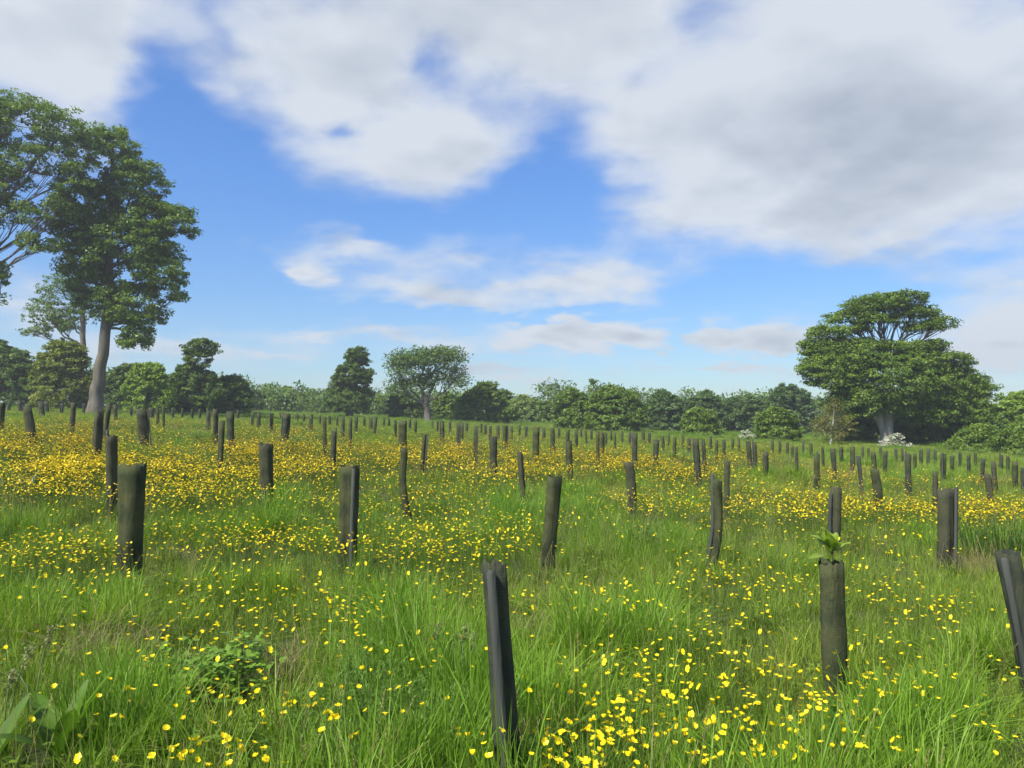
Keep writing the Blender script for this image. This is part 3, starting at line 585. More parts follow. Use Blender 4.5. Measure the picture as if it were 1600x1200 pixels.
def build_guards():
    info = []
    for gi, (xt, yt, xf, yf, wt, wf, lab) in enumerate(GUARDS):
        P = on_ground(np.array(float(xf)), np.array(float(yf)), 0.20); D = P[1]; mpp = D / FPX
        g0 = float(gz(P[0], P[1])); T = at(np.array(float(xt)), np.array(float(yt)), D)
        h = float(T[2] - g0); h = min(max(h, 0.72), 1.35); vis = max(h - 0.2, 0.2)
        lean = float(T[0] - P[0]) / vis; info.append((gi, P, D, mpp, g0, h, lean))
    auto = {}
    for (gi, P, D, mpp, g0, h, lean) in info:
        xt, yt, xf, yf, wt, wf, lab = GUARDS[gi]
        if lab is None:
            z = [l for (a, b, l) in LAND if a <= max(xt, 0) < b][0]; dep = 'farthest' if D > 36 else ('far' if D > 22 else 'middle-distance'); auto.setdefault((z, dep), []).append((xt, gi))
    labels = {}
    for (z, dep), L in auto.items():
        L.sort()
        for k, (_, gi) in enumerate(L):
            xt, yt, xf, yf, wt, wf, _l = GUARDS[gi]; build = 'broad' if wt * info[gi][3] > 0.26 else ('thin' if wt * info[gi][3] < 0.13 else 'dark')
            labels[gi] = '%s guard, %s from left of the %s guards below %s' % (build, ORD[k], dep, z) if len(L) > 1 else '%s guard, the only %s one below %s' % (build, dep, z)
    for (gi, P, D, mpp, g0, h, lean) in info:
        xt, yt, xf, yf, wt, wf, lab = GUARDS[gi]; r = np.random.default_rng(900 + gi)
        rt = min(max(wt * mpp / 2 * 0.88, 0.045), 0.15); rb = min(max(wf * mpp / 2 * 0.88, 0.045), 0.15)
        near = D < 14; seg, rings = (28, 12) if near else ((16, 7) if D < 30 else (10, 4))
        kink = {6: 0.05, 11: -0.05, 15: 0.03, 13: 0.02}.get(gi, r.normal(0, 0.005)); flare = 0.35 if gi == 13 else (0.15 if gi in (25, 16) else 0); torn = 0.08 if gi in (13, 25) else (0.02 if r.random() < 0.4 else 0.0)
        sa = {0: -1.75, 1: 2.0, 2: -2.4, 4: -1.0}.get(gi, r.uniform(0, 6.28))
        base = (P[0] - lean * 0.2, P[1], g0 - 0.02)
        e = empty('tree_guard', base); tag(e, lab or labels[gi], 'tree guard', 'mesh tree guards planted in rows across the meadow')
        V, Q, C = sleeve(h, rb, rt, lean, kink, seg, rings, r, sa, flare, torn)
        ni = {0: 1, 1: 0, 2: 1, 3: 0, 4: 0, 5: 0, 8: 2, 9: 2, 10: 2, 18: 2}.get(gi, int(r.choice([0, 1, 2], p=[0.4, 0.25, 0.35])))
        obj('mesh_sleeve', mesh_np('mesh_sleeve', V, Q, NETS[ni], C, True), e)
        hs = h - 0.02 - abs(r.normal(0, 0.04)) if gi > 2 else h - 0.03; rs = max(0.012, min(rb, rt) * 0.88 - 0.024)
        out = gi in (0, 2, 4) or (gi > 5 and r.random() < 0.35)
        if out: rs = max(rb, rt) * 1.16 + 0.006; hs = h - 0.035 if gi in (0, 2, 4) else h + r.uniform(-0.08, 0.06)
        obj('stake', stake_mesh(hs, lean, kink, rs * math.cos(sa), rs * math.sin(sa), r, 'wood_dark' if out else 'wood'), e)
        guard_things[gi] = (P, D, h, g0, lean, base)
build_guards()

# ------------------------------------------------------------------ trees
def leaf_quads(C, n_per, rc, size, up, center, r, flat=0.6):
    """leaves clustered round points C -> V, quads, cluster index per vertex"""
    k = len(C); idx = np.repeat(np.arange(k), n_per); n = len(idx)
    d = r.normal(0, 1, (n, 3)); d /= np.linalg.norm(d, axis=1)[:, None]; d *= (r.uniform(0, 1, n) ** 0.45)[:, None] * (rc[idx] if hasattr(rc, '__len__') else rc) if not hasattr(rc, '__len__') else (r.uniform(0, 1, n) ** 0.45 * rc[idx])[:, None]
    d[:, 2] *= flat; P = C[idx] + d
    out = P - center; out /= np.linalg.norm(out, axis=1)[:, None] + 1e-6
    nn = r.normal(0, 0.75, (n, 3)) + out * 0.55 + np.array([0, 0, up]); nn /= np.linalg.norm(nn, axis=1)[:, None] + 1e-6
    a = np.cross(nn, r.normal(0, 1, (n, 3))); a /= np.linalg.norm(a, axis=1)[:, None] + 1e-6; b = np.cross(nn, a)
    L = (size * r.uniform(0.6, 1.25, n))[:, None]; W = L * r.uniform(0.5, 0.8, (n, 1))
    V = np.stack([P - a * L * .45 - b * W * .42, P - a * L * .25 + b * W * .55, P + a * L * .6], 1).reshape(-1, 3)
    return V, np.arange(3 * n).reshape(-1, 3), np.repeat(idx, 3)
def bez(a, b, c, n):
    t = np.linspace(0, 1, n)[:, None]; return (1 - t) ** 2 * a + 2 * t * (1 - t) * b + t * t * c
TREE_SHADES = dict(mid=((0.084, 0.155, 0.019), (0.192, 0.282, 0.039)), dark=((0.070, 0.131, 0.022), (0.142, 0.223, 0.036)), bright=((0.131, 0.238, 0.022), (0.262, 0.371, 0.043)),
    pale=((0.154, 0.245, 0.055), (0.292, 0.371, 0.091)), blue=((0.070, 0.133, 0.036), (0.136, 0.216, 0.058)), olive=((0.122, 0.179, 0.022), (0.253, 0.290, 0.043)), russet=((0.131, 0.142, 0.030), (0.230, 0.216, 0.051)), white=((0.34, 0.38, 0.26), (0.66, 0.66, 0.57)))
def tree(name, label, D, trunk, lobes, n_leaf, size, shade, cat='tree', stems=None, limbs=True, shell=0.5, n_per=34, flat=0.55, clump=None, bark='bark', group=None, depth=0.9, twigs=9, limb_from=None, seed=0, bend=0.25, mult=3.4):
    """trunk: [(px, py, width px)] from the foot up; lobes: [(px, py, half width, half height)] at distance D"""
    r = np.random.default_rng(4000 + seed); mpp = D / FPX; n_leaf = int(n_leaf * mult); n_per = int(n_per * 1.1); size = size * 0.72
    foot = at(np.array(float(trunk[0][0])), np.array(float(trunk[0][1])), D); gx, gy = foot[0], D; g0 = float(gz(gx, gy))
    e = empty(name, (gx, gy, g0)); tag(e, label, cat, group); off = np.array([gx, gy, g0])
    def trunk_mesh(path, foot_on=True):
        P = [at(np.array(float(px)), np.array(float(py)), D) for (px, py, w) in path]; W = [max(w * mpp / 2, 0.02) for (_, _, w) in path]
        if foot_on:
            k = [i for i, p in enumerate(P) if p[2] > g0 + 0.35]
            if len(k) == 0: k = [len(P) - 1]; P[-1] = np.array([gx, gy, g0 + 0.8])
            W = [W[0] * 1.5, W[0] * 1.15] + [W[i] for i in k]; P = [np.array([gx, gy, g0 - 0.15]), np.array([gx, gy, g0 + 0.2])] + [P[i] for i in k]
        P = np.array(P); W = np.array(W); s = np.linspace(0, 1, len(P)); q = np.linspace(0, 1, 3 * len(P)); PP = np.stack([np.interp(q, s, P[:, i]) for i in range(3)], -1); WW = np.interp(q, s, W)
        PP[1:-1] = (PP[:-2] + 2 * PP[1:-1] + PP[2:]) / 4; PP[2:-1, :2] += r.normal(0, 0.03, (len(PP) - 3, 2))
        return PP, WW
    PP, WW = trunk_mesh(trunk); V, F = tube(PP - off, WW, 12); B = Bag(); B.add(V, F)
    for sp in (stems or []):
        p2, w2 = trunk_mesh(sp, False); V, F = tube(p2 - off, w2, 9); B.add(V, F)
    obj('trunk', B.mesh('trunk', MAT[bark], True), e)
    area = np.array([l[2] * l[3] for l in lobes], float); allC = []; dens = n_leaf / n_per * area / area.sum()
    lc = []
    for li, l in enumerate(lobes):
        c = at(np.array(float(l[0])), np.array(float(l[1])), D); rx, rz = l[2] * mpp, l[3] * mpp; ry = (rx * 0.7 + rz * 0.3) * depth * (l[4] if len(l) > 4 else 1)
        c = c + np.array([0, r.normal(0, 0.12) * ry, 0]); nC = max(3, int(dens[li] + 0.5))
        d = r.normal(0, 1, (nC, 3)); d /= np.linalg.norm(d, axis=1)[:, None]; d[:, 2] = np.where(d[:, 2] < -0.75, -d[:, 2], d[:, 2])
        rad = shell + (1 - shell) * r.uniform(0, 1, nC) ** 0.7; C = c + d * rad[:, None] * np.array([rx, ry, rz]) * r.uniform(0.88, 1.10, (nC, 1))
        C[:, 2] = np.maximum(C[:, 2], gz(C[:, 0], C[:, 1]) + 0.25); allC.append(C); lc.append((c, rx, rz))
        if limbs:
            lim = Bag(); k0 = limb_from if limb_from is not None else int(len(PP) * 0.55)
            cand = PP[k0:]; below = cand[cand[:, 2] < c[2] - 0.7 * abs(c[0] - cand[:, 0])]; a = below[-1] if len(below) else cand[0]
            a = a if r.random() < 0.6 else cand[r.integers(0, max(1, len(below)))]
            mid = (a + c) / 2 + np.array([(c[0] - a[0]) * bend, 0, -0.12 * abs(c[2] - a[2])]) + r.normal(0, 0.15, 3); L = bez(a, mid, c, 9)
            L[2:-1] += r.normal(0, 0.05 * math.sqrt(max(rx, 0.5)), (6, 3)); w0 = max(0.035, min(0.42 * WW[k0], 0.05 + 0.05 * rx)); V, F = tube(L - off, np.linspace(w0, 0.025, 9), 6); lim.add(V, F)
            for q in r.permutation(nC)[:twigs]:
                s = L[r.integers(3, 9)]; mm = (s + C[q]) / 2 + r.normal(0, 0.12 * rx ** 0.5, 3); T = bez(s, mm, C[q], 5); V, F = tube(T - off, np.linspace(0.03, 0.009, 5), 4); lim.add(V, F)
            obj('limb', lim.mesh('limb', MAT['bark_dark'], True), e)
    C = np.concatenate(allC); ctr = C.mean(0) - np.array([0, 0, 0.2 * np.ptp(C[:, 2])])
    rc = (clump or max(0.34, 0.15 * np.sqrt(area.mean()) * mpp)) * r.uniform(0.6, 1.3, len(C))
    V, F, ci = leaf_quads(C, n_per, rc, size, 0.55, ctr, r, flat)
    c1, c2 = map(np.array, TREE_SHADES[shade]); t = np.clip(r.uniform(-0.1, 1.1, len(C)), 0, 1.1)[ci] + np.repeat(r.normal(0, 0.2, len(F)), 3); t = np.clip(t, 0, 1.15)[:, None]
    obj('crown', mesh_np('crown', V - off, F, MAT['leaf'], c1 * (1 - t) + c2 * t), e)
    return e
def bush(name, label, D, x0, x1, yt, yb, n_leaf, size, shade, seed, tip=None, **kw):
    """round-topped tree or bush filling a box in the view; lobes follow a domed outline"""
    r = np.random.default_rng(7000 + seed); w = x1 - x0; h = yb - yt; cx = (x0 + x1) / 2; L = []
    nl = kw.pop('nl', 11)
    for i in range(nl):
        u = -0.95 + 1.9 * (i + r.uniform(0.1, 0.9)) / nl if i % 3 else r.uniform(-0.6, 0.6); top = yt + h * (0.02 + 0.5 * abs(u) ** 2.4) + r.uniform(0, 0.1) * h; rr = w * r.uniform(0.15, 0.24); rh = min(h * r.uniform(0.16, 0.26), rr * 1.1)
        cy = r.uniform(top + rh, yb - rh * 0.6) if i % 4 == 3 else top + rh; L.append((cx + u * w * 0.42, cy, rr, rh))
    L.append((cx, yt + h * 0.4, w * 0.34, h * 0.3)); L.append((cx, yb - h * 0.28, w * 0.48, h * 0.34)); L += (tip or [])
    return tree(name, label, D, [(cx + r.normal(0, w * .06), yb, max(4, w * 0.06)), (cx, (yt + yb) / 2, max(2.5, w * 0.035)), (cx, yt + h * 0.25, 1.2)], L, n_leaf, size, shade, seed=seed, twigs=4, **kw)

# the tall trees at the left
tree('sycamore_tree', 'tall leafy tree at left with a bare leaning grey trunk', 55, [(148,648,21),(150,620,20),(154,590,19),(160,555,16),(166,510,15),(168,460,13),(172,380,9),(175,300,6),(176,230,3)],
     [(170,232,44,38),(212,290,52,44),(140,325,52,48),(272,345,40,26),(200,385,72,56),(250,420,42,42),(130,400,40,52),(205,478,52,42),(212,522,28,34),(280,455,13,22),(150,455,42,36),(110,355,30,40),(235,350,40,40)],
     46000, 0.30, 'mid', shell=0.5, n_per=62, seed=1, twigs=12, mult=2.0, clump=0.52)
tree('ivied_tree', 'thin ivy-clad tree with sparse feathery leaves behind the tall left tree', 73, [(126,640,8),(127,580,8),(130,520,8),(128,470,6),(112,440,3)],
     [(72,488,42,26),(95,450,38,26),(58,518,28,12),(112,500,20,30),(135,480,24,34),(85,505,30,16)], 7000, 0.28, 'mid', mult=1.5, shell=0.35, n_per=16, seed=2, twigs=14, bark='bark')
tree('spreading_tree', 'tall open tree cut by the left edge, its crown behind the leafy one', 52, [(-85,640,40),(-80,560,36),(-70,470,32),(-60,380,26),(-40,300,18),(-20,230,8)],
     [(20,195,72,42),(95,205,46,42),(-50,240,70,80),(55,255,56,34),(20,335,66,26),(-70,340,70,60),(112,285,36,36),(-2,452,12,46),(-35,410,30,50),(60,380,36,20),(120,240,30,40),(10,280,40,20),(20,165,50,22),(-10,300,40,24),(90,330,30,26)],
     26000, 0.30, 'mid', shell=0.4, n_per=40, seed=3, twigs=16, mult=1.7, clump=0.5)
# the big spreading tree at the right
tree('spreading_sycamore', 'large dome-crowned tree at right with a forked pale trunk', 55, [(1385,702,21),(1385,680,18),(1388,650,13),(1389,615,12),(1388,580,10),(1387,562,8),(1386,545,4)],
     [(1390,592,88,46),(1300,580,46,40),(1480,602,62,36),(1528,606,26,22),(1440,562,58,26),(1330,562,50,28),(1272,570,26,30),(1395,632,62,22),(1468,640,66,36),(1330,628,44,34),(1520,640,34,30),
      (1380,474,48,17),(1330,497,42,13),(1430,488,44,15),(1468,506,30,10),(1292,520,40,10),(1350,480,34,15),(1412,468,40,12),(1268,540,22,12),(1310,535,40,9),(1440,510,36,9),(1370,500,40,9),(1350,538,40,10),(1330,515,36,6),(1490,565,30,14),(1405,542,46,8),(1305,547,40,12),(1452,538,32,6)],
     62000, 0.26, 'mid', stems=[[(1384,690,12),(1377,660,11),(1371,640,10),(1362,622,8),(1345,590,5)]], shell=0.45, n_per=32, flat=0.42, seed=4, twigs=26, mult=2.3, clump=0.46, bark='bark_pale', limb_from=13, bend=0.02)
# the open tree with a thin trunk
tree('open_oak', 'open-crowned tree with a thin forked trunk near the centre of the treeline', 76, [(668,660,10),(667,640,9),(665,628,8),(660,612,5),(655,595,3)],
     [(640,573,34,24),(690,563,38,21),(665,558,42,16),(712,592,20,24),(624,602,22,14),(650,598,26,15),(705,553,24,12),(620,570,18,16),(680,590,26,14)], 3000, 0.36, 'dark', clump=1.0, stems=[[(666,630,7),(672,612,5),(684,590,3)]], shell=0.4, n_per=20, seed=5, twigs=12, limb_from=8)
B_ = bush
B_('edge_tree', 'very dark dense tree at the left edge below the spreading crown', 68, -60, 66, 528, 655, 13000, 0.34, 'dark', 11)
B_('yellow_green_tree', 'yellow-green dense tree directly left of the tall left trunk', 66, 52, 148, 522, 655, 13000, 0.32, 'olive', 12)
B_('background_tree', 'dark low tree between the tall left trunk and the bright green tree', 74, 160, 232, 563, 655, 8000, 0.36, 'dark', 13)
B_('bright_tree', 'bright fresh-green bushy tree right of the tall left trunk', 66, 193, 270, 562, 655, 11000, 0.32, 'bright', 14)
B_('round_topped_tree', 'taller dark tree with a small round tuft on top, left part of treeline', 70, 255, 350, 562, 655, 13000, 0.34, 'dark', 15, tip=[(315,545,28,16),(312,560,24,18)])
B_('round_bush_tree', 'low round tree beside the round-tufted one, before the pale far trees', 72, 335, 394, 582, 655, 7500, 0.34, 'dark', 16)
for i, (a, b, t, lab) in enumerate([(384,432,606,'leftmost of the three pale hazy trees far behind the field'), (426,470,602,'middle one of the three pale hazy trees far behind the field'), (460,512,607,'rightmost of the three pale hazy trees, beside the narrow tall tree')]):
    B_('pale_tree', lab, 125, a, b, t, 652, 4500, 0.5, 'pale', 20 + i, group='pale far trees', nl=7)
tree('narrow_tree', 'narrow tall tree with a tufted top standing above the treeline', 80, [(546,655,10),(548,610,8),(552,570,5),(556,548,3)],
     [(558,553,18,11),(566,566,11,9),(546,585,26,18),(562,592,20,18),(536,605,24,18),(560,618,22,16),(545,630,36,20),(530,625,22,18),(575,582,9,6),(550,568,14,18)], 11000, 0.34, 'dark', seed=6, twigs=8, shell=0.4)
B_('distant_tree', 'small pale tree in the dip right of the narrow tall tree', 120, 574, 612, 623, 656, 3000, 0.45, 'pale', 30, nl=6)
B_('dark_bush', 'dark bush filling the space left of the thin forked trunk', 84, 600, 664, 608, 665, 6500, 0.38, 'dark', 31)
B_('dark_bush', 'dark bush just right of the thin forked trunk', 84, 676, 722, 610, 665, 5500, 0.38, 'mid', 32)
B_('light_bush', 'light green low bush left of the low rounded tree', 80, 708, 736, 618, 665, 3500, 0.34, 'bright', 33, nl=6)
B_('rounded_tree', 'rounded tree with a pointed top right of the open-crowned tree', 80, 716, 804, 592, 668, 9000, 0.36, 'mid', 34)
B_('light_tree', 'lighter green rounded tree left of the dip in the treeline', 92, 790, 846, 614, 670, 5500, 0.40, 'pale', 35)
B_('light_tree', 'small green tree in the dip left of the broad centre trees', 90, 838, 876, 622, 672, 4000, 0.40, 'mid', 36, nl=6)
B_('centre_tree', 'left tree of the broad dark pair right of centre', 70, 864, 924, 603, 680, 8500, 0.34, 'mid', 37)
B_('centre_tree', 'broad domed tree of the dark pair, with a twig tuft on top', 68, 908, 1012, 598, 682, 14000, 0.33, 'mid', 38, tip=[(926,596,6,3)])
B_('bluish_tree', 'bluish dark tree directly right of the broad domed tree', 78, 1002, 1075, 606, 690, 9500, 0.36, 'blue', 39)
B_('bluish_tree', 'bluish tree with a pointed top behind the low green bush', 80, 1062, 1135, 607, 692, 9500, 0.36, 'blue', 40)
B_('low_bush', 'low green rounded bush in front of the bluish trees', 62, 1062, 1124, 634, 694, 6500, 0.32, 'mid', 41)
B_('bluish_tree', 'small bluish tree left of the small white hawthorn', 82, 1120, 1172, 618, 694, 7000, 0.36, 'blue', 42)
B_('bluish_tree', 'bluish tree behind the small white hawthorn', 82, 1150, 1206, 616, 696, 7500, 0.36, 'blue', 43)
B_('tall_back_tree', 'grey-green airy tree rising left behind the large spreading tree', 84, 1186, 1276, 594, 700, 10000, 0.36, 'blue', 44)
B_('low_bush', 'green bush between the small white hawthorn and the birch', 56, 1178, 1250, 634, 702, 8500, 0.28, 'mid', 45)
tree('birch_tree', 'slender birch with a thin white stem and thin reddish foliage', 52, [(1299,704,3.4),(1299,680,3),(1302,655,2.6),(1305,630,1.6)], [(1300,650,24,20),(1285,668,20,18),(1318,668,22,20),(1300,680,28,14),(1305,634,14,12)], 4200, 0.16, 'russet', mult=1.1, bark='birch', seed=7, shell=0.2, n_per=18, twigs=6)
B_('understorey_bush', 'green bush between the birch and the large forked trunk', 60, 1306, 1372, 634, 706, 7000, 0.28, 'dark', 46)
B_('understorey_tree', 'dark dense tree right of the forked trunk under the large crown', 60, 1392, 1480, 622, 710, 9500, 0.30, 'dark', 47)
B_('understorey_tree', 'dark tree at the right end of the large spreading crown', 60, 1462, 1566, 628, 712, 9500, 0.30, 'dark', 48)
B_('bright_tree', 'light green rounded tree at the right edge of the treeline', 62, 1546, 1660, 598, 715, 12000, 0.30, 'bright', 49)
B_('edge_bush', 'low green bush in front of the right-edge trees', 47, 1484, 1580, 662, 722, 8500, 0.24, 'mid', 50)
B_('edge_bush', 'dark low bush cut by the right edge', 45, 1556, 1660, 656, 728, 8500, 0.24, 'mid', 51)
tree('hawthorn_bush', 'white-blossomed hawthorn at the foot of the forked trunk', 49, [(1398,708,4),(1399,694,2.5)], [(1390,690,16,7),(1408,694,15,6),(1400,682,13,6),(1418,699,11,3.5),(1382,698,12,4)], 420, 0.16, 'white', seed=8, cat='bush', shell=0.2, n_per=9, twigs=8, flat=0.4, clump=0.13)
tree('hawthorn_bush', 'small white-blossomed hawthorn in front of the bluish trees', 54, [(1168,700,3),(1168,686,2)], [(1166,677,9,5),(1174,682,8,4),(1160,682,7,3.5)], 200, 0.15, 'white', seed=9, cat='bush', shell=0.2, n_per=9, twigs=5, flat=0.4, clump=0.12)
# the mass of woodland behind
def woodland():
    B = Bag(); r = np.random.default_rng(77); Cs = []
    for px in np.arange(-260, 1900, 9.0):
        D = r.uniform(98, 112); yb = 640 + 0.036 * (px - 800) + 14; top = yb - r.uniform(24, 38) - (18 if px < 380 or px > 850 else 0)
        for k in range(7):
            c = at(np.array(px + r.normal(0, 5)), np.array(r.uniform(top, yb)), D); Cs.append(c)
    C = np.array(Cs); V, F, ci = leaf_quads(C, 60, np.full(len(C), 1.5), 0.45, 0.5, C.mean(0) - [0, -400, 0], r, 0.7)
    c1, c2 = map(np.array, TREE_SHADES['dark']); t = r.uniform(0, 1, len(C))[ci][:, None]
    o = obj('woodland_edge', mesh_np('woodland_edge', V, F, MAT['leaf'], c1 * (1 - t) + c2 * t)); tag(o, 'low mass of distant woodland filling the gaps behind the treeline', 'woodland', kind='stuff')
woodland()

# ------------------------------------------------------------------ plants in the grass
def broad_leaf(L, W, droop, r, col, fold=0.18, wav=0.0):
    """one leaf along +Y from the origin with a midrib fold and a stalk -> V, quads, colours"""
    n = 9; V = []; Cc = []
    for i in range(n):
        t = i / (n - 1); w = W * 0.5 * (math.sin(math.pi * min(1, (t * 0.92 + 0.06))) ** 0.75) if 0 < t < 1 else W * 0.03
        y = L * t; z = -droop * L * t * t
        for s in (-1, -0.5, 0, 0.5, 1):
            V.append((s * w, y, z + abs(s) * w * fold * 2 + wav * W * math.sin(9 * t + s * 2) * abs(s))); Cc.append(np.array(col) * (1.25 if s == 0 else 1.0))
    Q = [[5 * i + j, 5 * i + j + 1, 5 * i + 6 + j, 5 * i + 5 + j] for i in range(n - 1) for j in range(4)]
    return np.array(V), Q, np.array(Cc)
def rotate(V, rx, rz):
    c, s = math.cos(rx), math.sin(rx); V = V @ np.array([[1, 0, 0], [0, c, s], [0, -s, c]]); c, s = math.cos(rz), math.sin(rz); return V @ np.array([[c, s, 0], [-s, c, 0], [0, 0, 1]])
def rosette(name, label, cat, loc, leaves, col, seed, part='leaf', mat='herb', group=None):
    r = np.random.default_rng(seed); e = empty(name, loc); tag(e, label, cat, group)
    for (L, W, tilt, rz, z0, droop) in leaves:
        B = Bag(); V, Q, C = broad_leaf(L * 0.88, W * 0.8, droop, r, np.array(col) * r.uniform(0.8, 1.2), 0.16, 0.05)
        V = rotate(V, tilt, rz); V[:, 2] += z0; B.add(V, Q, C); obj(part, B.mesh(part, MAT[mat], True), e)
    return e
def gp(px, py, off=0.0):
    p = on_ground(np.array(float(px)), np.array(float(py)), off); return (p[0], p[1], float(gz(p[0], p[1])))
DOCK = (0.085, 0.165, 0.016)
rosette('dock_plant', 'dock with broad upright yellow-green leaves at lower left', 'plant', gp(95, 1125, 0.25), [(0.42,0.10,1.15,-1.1,0.1,0.1),(0.36,0.10,1.25,-0.3,0.08,0.1),(0.40,0.12,1.0,0.9,0.06,0.25),(0.34,0.11,0.9,2.3,0.08,0.3),(0.36,0.10,1.1,-2.4,0.1,0.2)], DOCK, 21)
rosette('dock_plant', 'dock leaves cut by the left edge, behind the grass stalks', 'plant', gp(-12, 1130, 0.25), [(0.36,0.12,1.2,-0.5,0.04,0.1),(0.38,0.13,1.0,1.5,0.08,0.25),(0.36,0.12,1.05,-1.3,0.08,0.2)], (0.09, 0.165, 0.022), 22)
rosette('dock_plant', 'two upright dock leaves at the bottom below the leafy-sapling guard', 'plant', gp(1322, 1195, 0.15), [(0.42,0.085,1.35,0.25,0.05,0.05),(0.36,0.08,1.35,-0.5,0.04,0.08),(0.25,0.07,0.9,2.4,0.03,0.2)], (0.075, 0.165, 0.016), 23)
rosette('dock_plant', 'single pale dock leaf standing in the grass beyond the left guards', 'plant', gp(45, 765, 0.1), [(0.40,0.13,0.9,1.2,0.1,0.2),(0.34,0.12,0.8,-1.0,0.06,0.3),(0.36,0.1,1.1,-0.3,0.1,0.1)], (0.14, 0.20, 0.06), 24)
# the sapling in the second guard
P_, D_, h_, g_, ln_, base_ = guard_things[1]
sx = base_[0] + ln_ * h_ - 0.02
se = empty('oak_sapling', (base_[0], base_[1], g_)); tag(se, 'young sapling with large bright leaves growing out of the broad right guard', 'sapling')
B = Bag(); V, F = tube([(0, 0, 0), (0.005, 0.01, h_ * 0.5), (-0.012, 0, h_ - 0.03), (-0.02, -0.01, h_ + 0.10)], [0.007, 0.006, 0.005, 0.003], 6); B.add(V, F, (0.10, 0.10, 0.04)); obj('stem', B.mesh('stem', MAT['herb'], True), se)
rr = np.random.default_rng(31)
for (L, W, tilt, rz, z0, dr) in [(0.13,0.055,0.55,1.45,0.06,0.35),(0.12,0.05,0.85,1.1,0.02,0.2),(0.11,0.05,1.35,0.15,0.04,0.1),(0.125,0.055,1.15,0.5,0.03,0.1),(0.12,0.05,0.25,-1.5,0.03,0.15),(0.10,0.05,1.0,-0.9,0.05,0.15),(0.12,0.055,0.1,1.75,-0.0,0.6),(0.11,0.05,0.8,2.8,0.05,0.3),(0.10,0.05,0.9,-2.6,0.03,0.3),(0.10,0.045,1.2,2.2,0.06,0.1)]:
    B = Bag(); V, Q, C = broad_leaf(L * 1.0, W * 1.3, dr, rr, np.array((0.21, 0.30, 0.035)) * rr.uniform(0.85, 1.15), 0.12, 0.08); V = rotate(V, tilt * 0.65 + 0.45, rz); V[:, 2] += h_ + z0; V[:, 0] += -0.02; B.add(V, Q, C)
    obj('leaf', B.mesh('leaf', MAT['herb'], True), se)
# flowering grass stalks
def stalk(px0, py0, px1, py1, off, label, seed, col=(0.22, 0.30, 0.13), droop=0.02):
    r = np.random.default_rng(seed); b = gp(px0, py0, off); T = at(np.array(float(px1)), np.array(float(py1)), b[1]) - np.array(b)
    e = empty('flowering_grass_stalk', b); tag(e, label, 'grass stalk', 'tall grass stalks with seed heads')
    f = np.array([0.0, 0.0, 0.0]); P = bez(f, np.array([T[0] * 0.25, 0, T[2] * 0.55]), T, 8); B = Bag(); V, F = tube(P, np.linspace(0.0045, 0.0026, 8), 5); B.add(V, F, col)
    blV, blF, m = blade_strip(np.zeros(2), np.zeros(2), np.array([0.3, 0.24]), r.uniform(0, 6, 2), np.array([0.9, 0.7]), np.array([0.008, 0.007]), np.array([1.5, 1.4]), 4); blV[:, 2] += T[2] * 0.3; B.add(blV, blF, col)
    obj('stem', B.mesh('stem', MAT['herb'], True), e)
    H = Bag(); n = 34; C = T + np.stack([r.normal(0, 0.010, n), r.normal(0, 0.010, n), r.uniform(-0.05, 0.035, n)], -1); C[:, 0] += np.clip(C[:, 2] - T[2] + 0.05, 0, 1) * 0.15
    V, F, ci = leaf_quads(C, 5, np.full(n, 0.009), 0.014, 0.6, T, r, 1.2); H.add(V, F, (0.24, 0.26, 0.10)); obj('seed_head', H.mesh('seed_head', MAT['herb']), e)
stalk(4, 1185, 42, 1022, 0.0, 'nearest tall grass stalk leaning right at the lower left, orange-tinged head', 41)
stalk(48, 1150, 75, 990, 0.05, 'grass stalk with a spiky pale head behind the dock leaves, lower left', 42)
stalk(2, 1170, 16, 1060, 0.05, 'short grass stalk cut close to the left edge', 43)
for i, (a, b, c, d, lab) in enumerate([(682,1130,680,985,'leftmost pale grass stalk left of the nearest guard'), (706,1125,708,998,'second pale grass stalk left of the nearest guard'), (716,1135,726,985,'third pale grass stalk left of the nearest guard'), (728,1120,737,1000,'pale grass stalk closest to the nearest guard')]):
    stalk(a, b, c, d, 0.0, lab, 50 + i, (0.25, 0.33, 0.17))
stalk(288, 1110, 292, 1062, 0.0, 'small grass stalk with a white tuft at the broad-leaved clump', 60, (0.22, 0.26, 0.14))
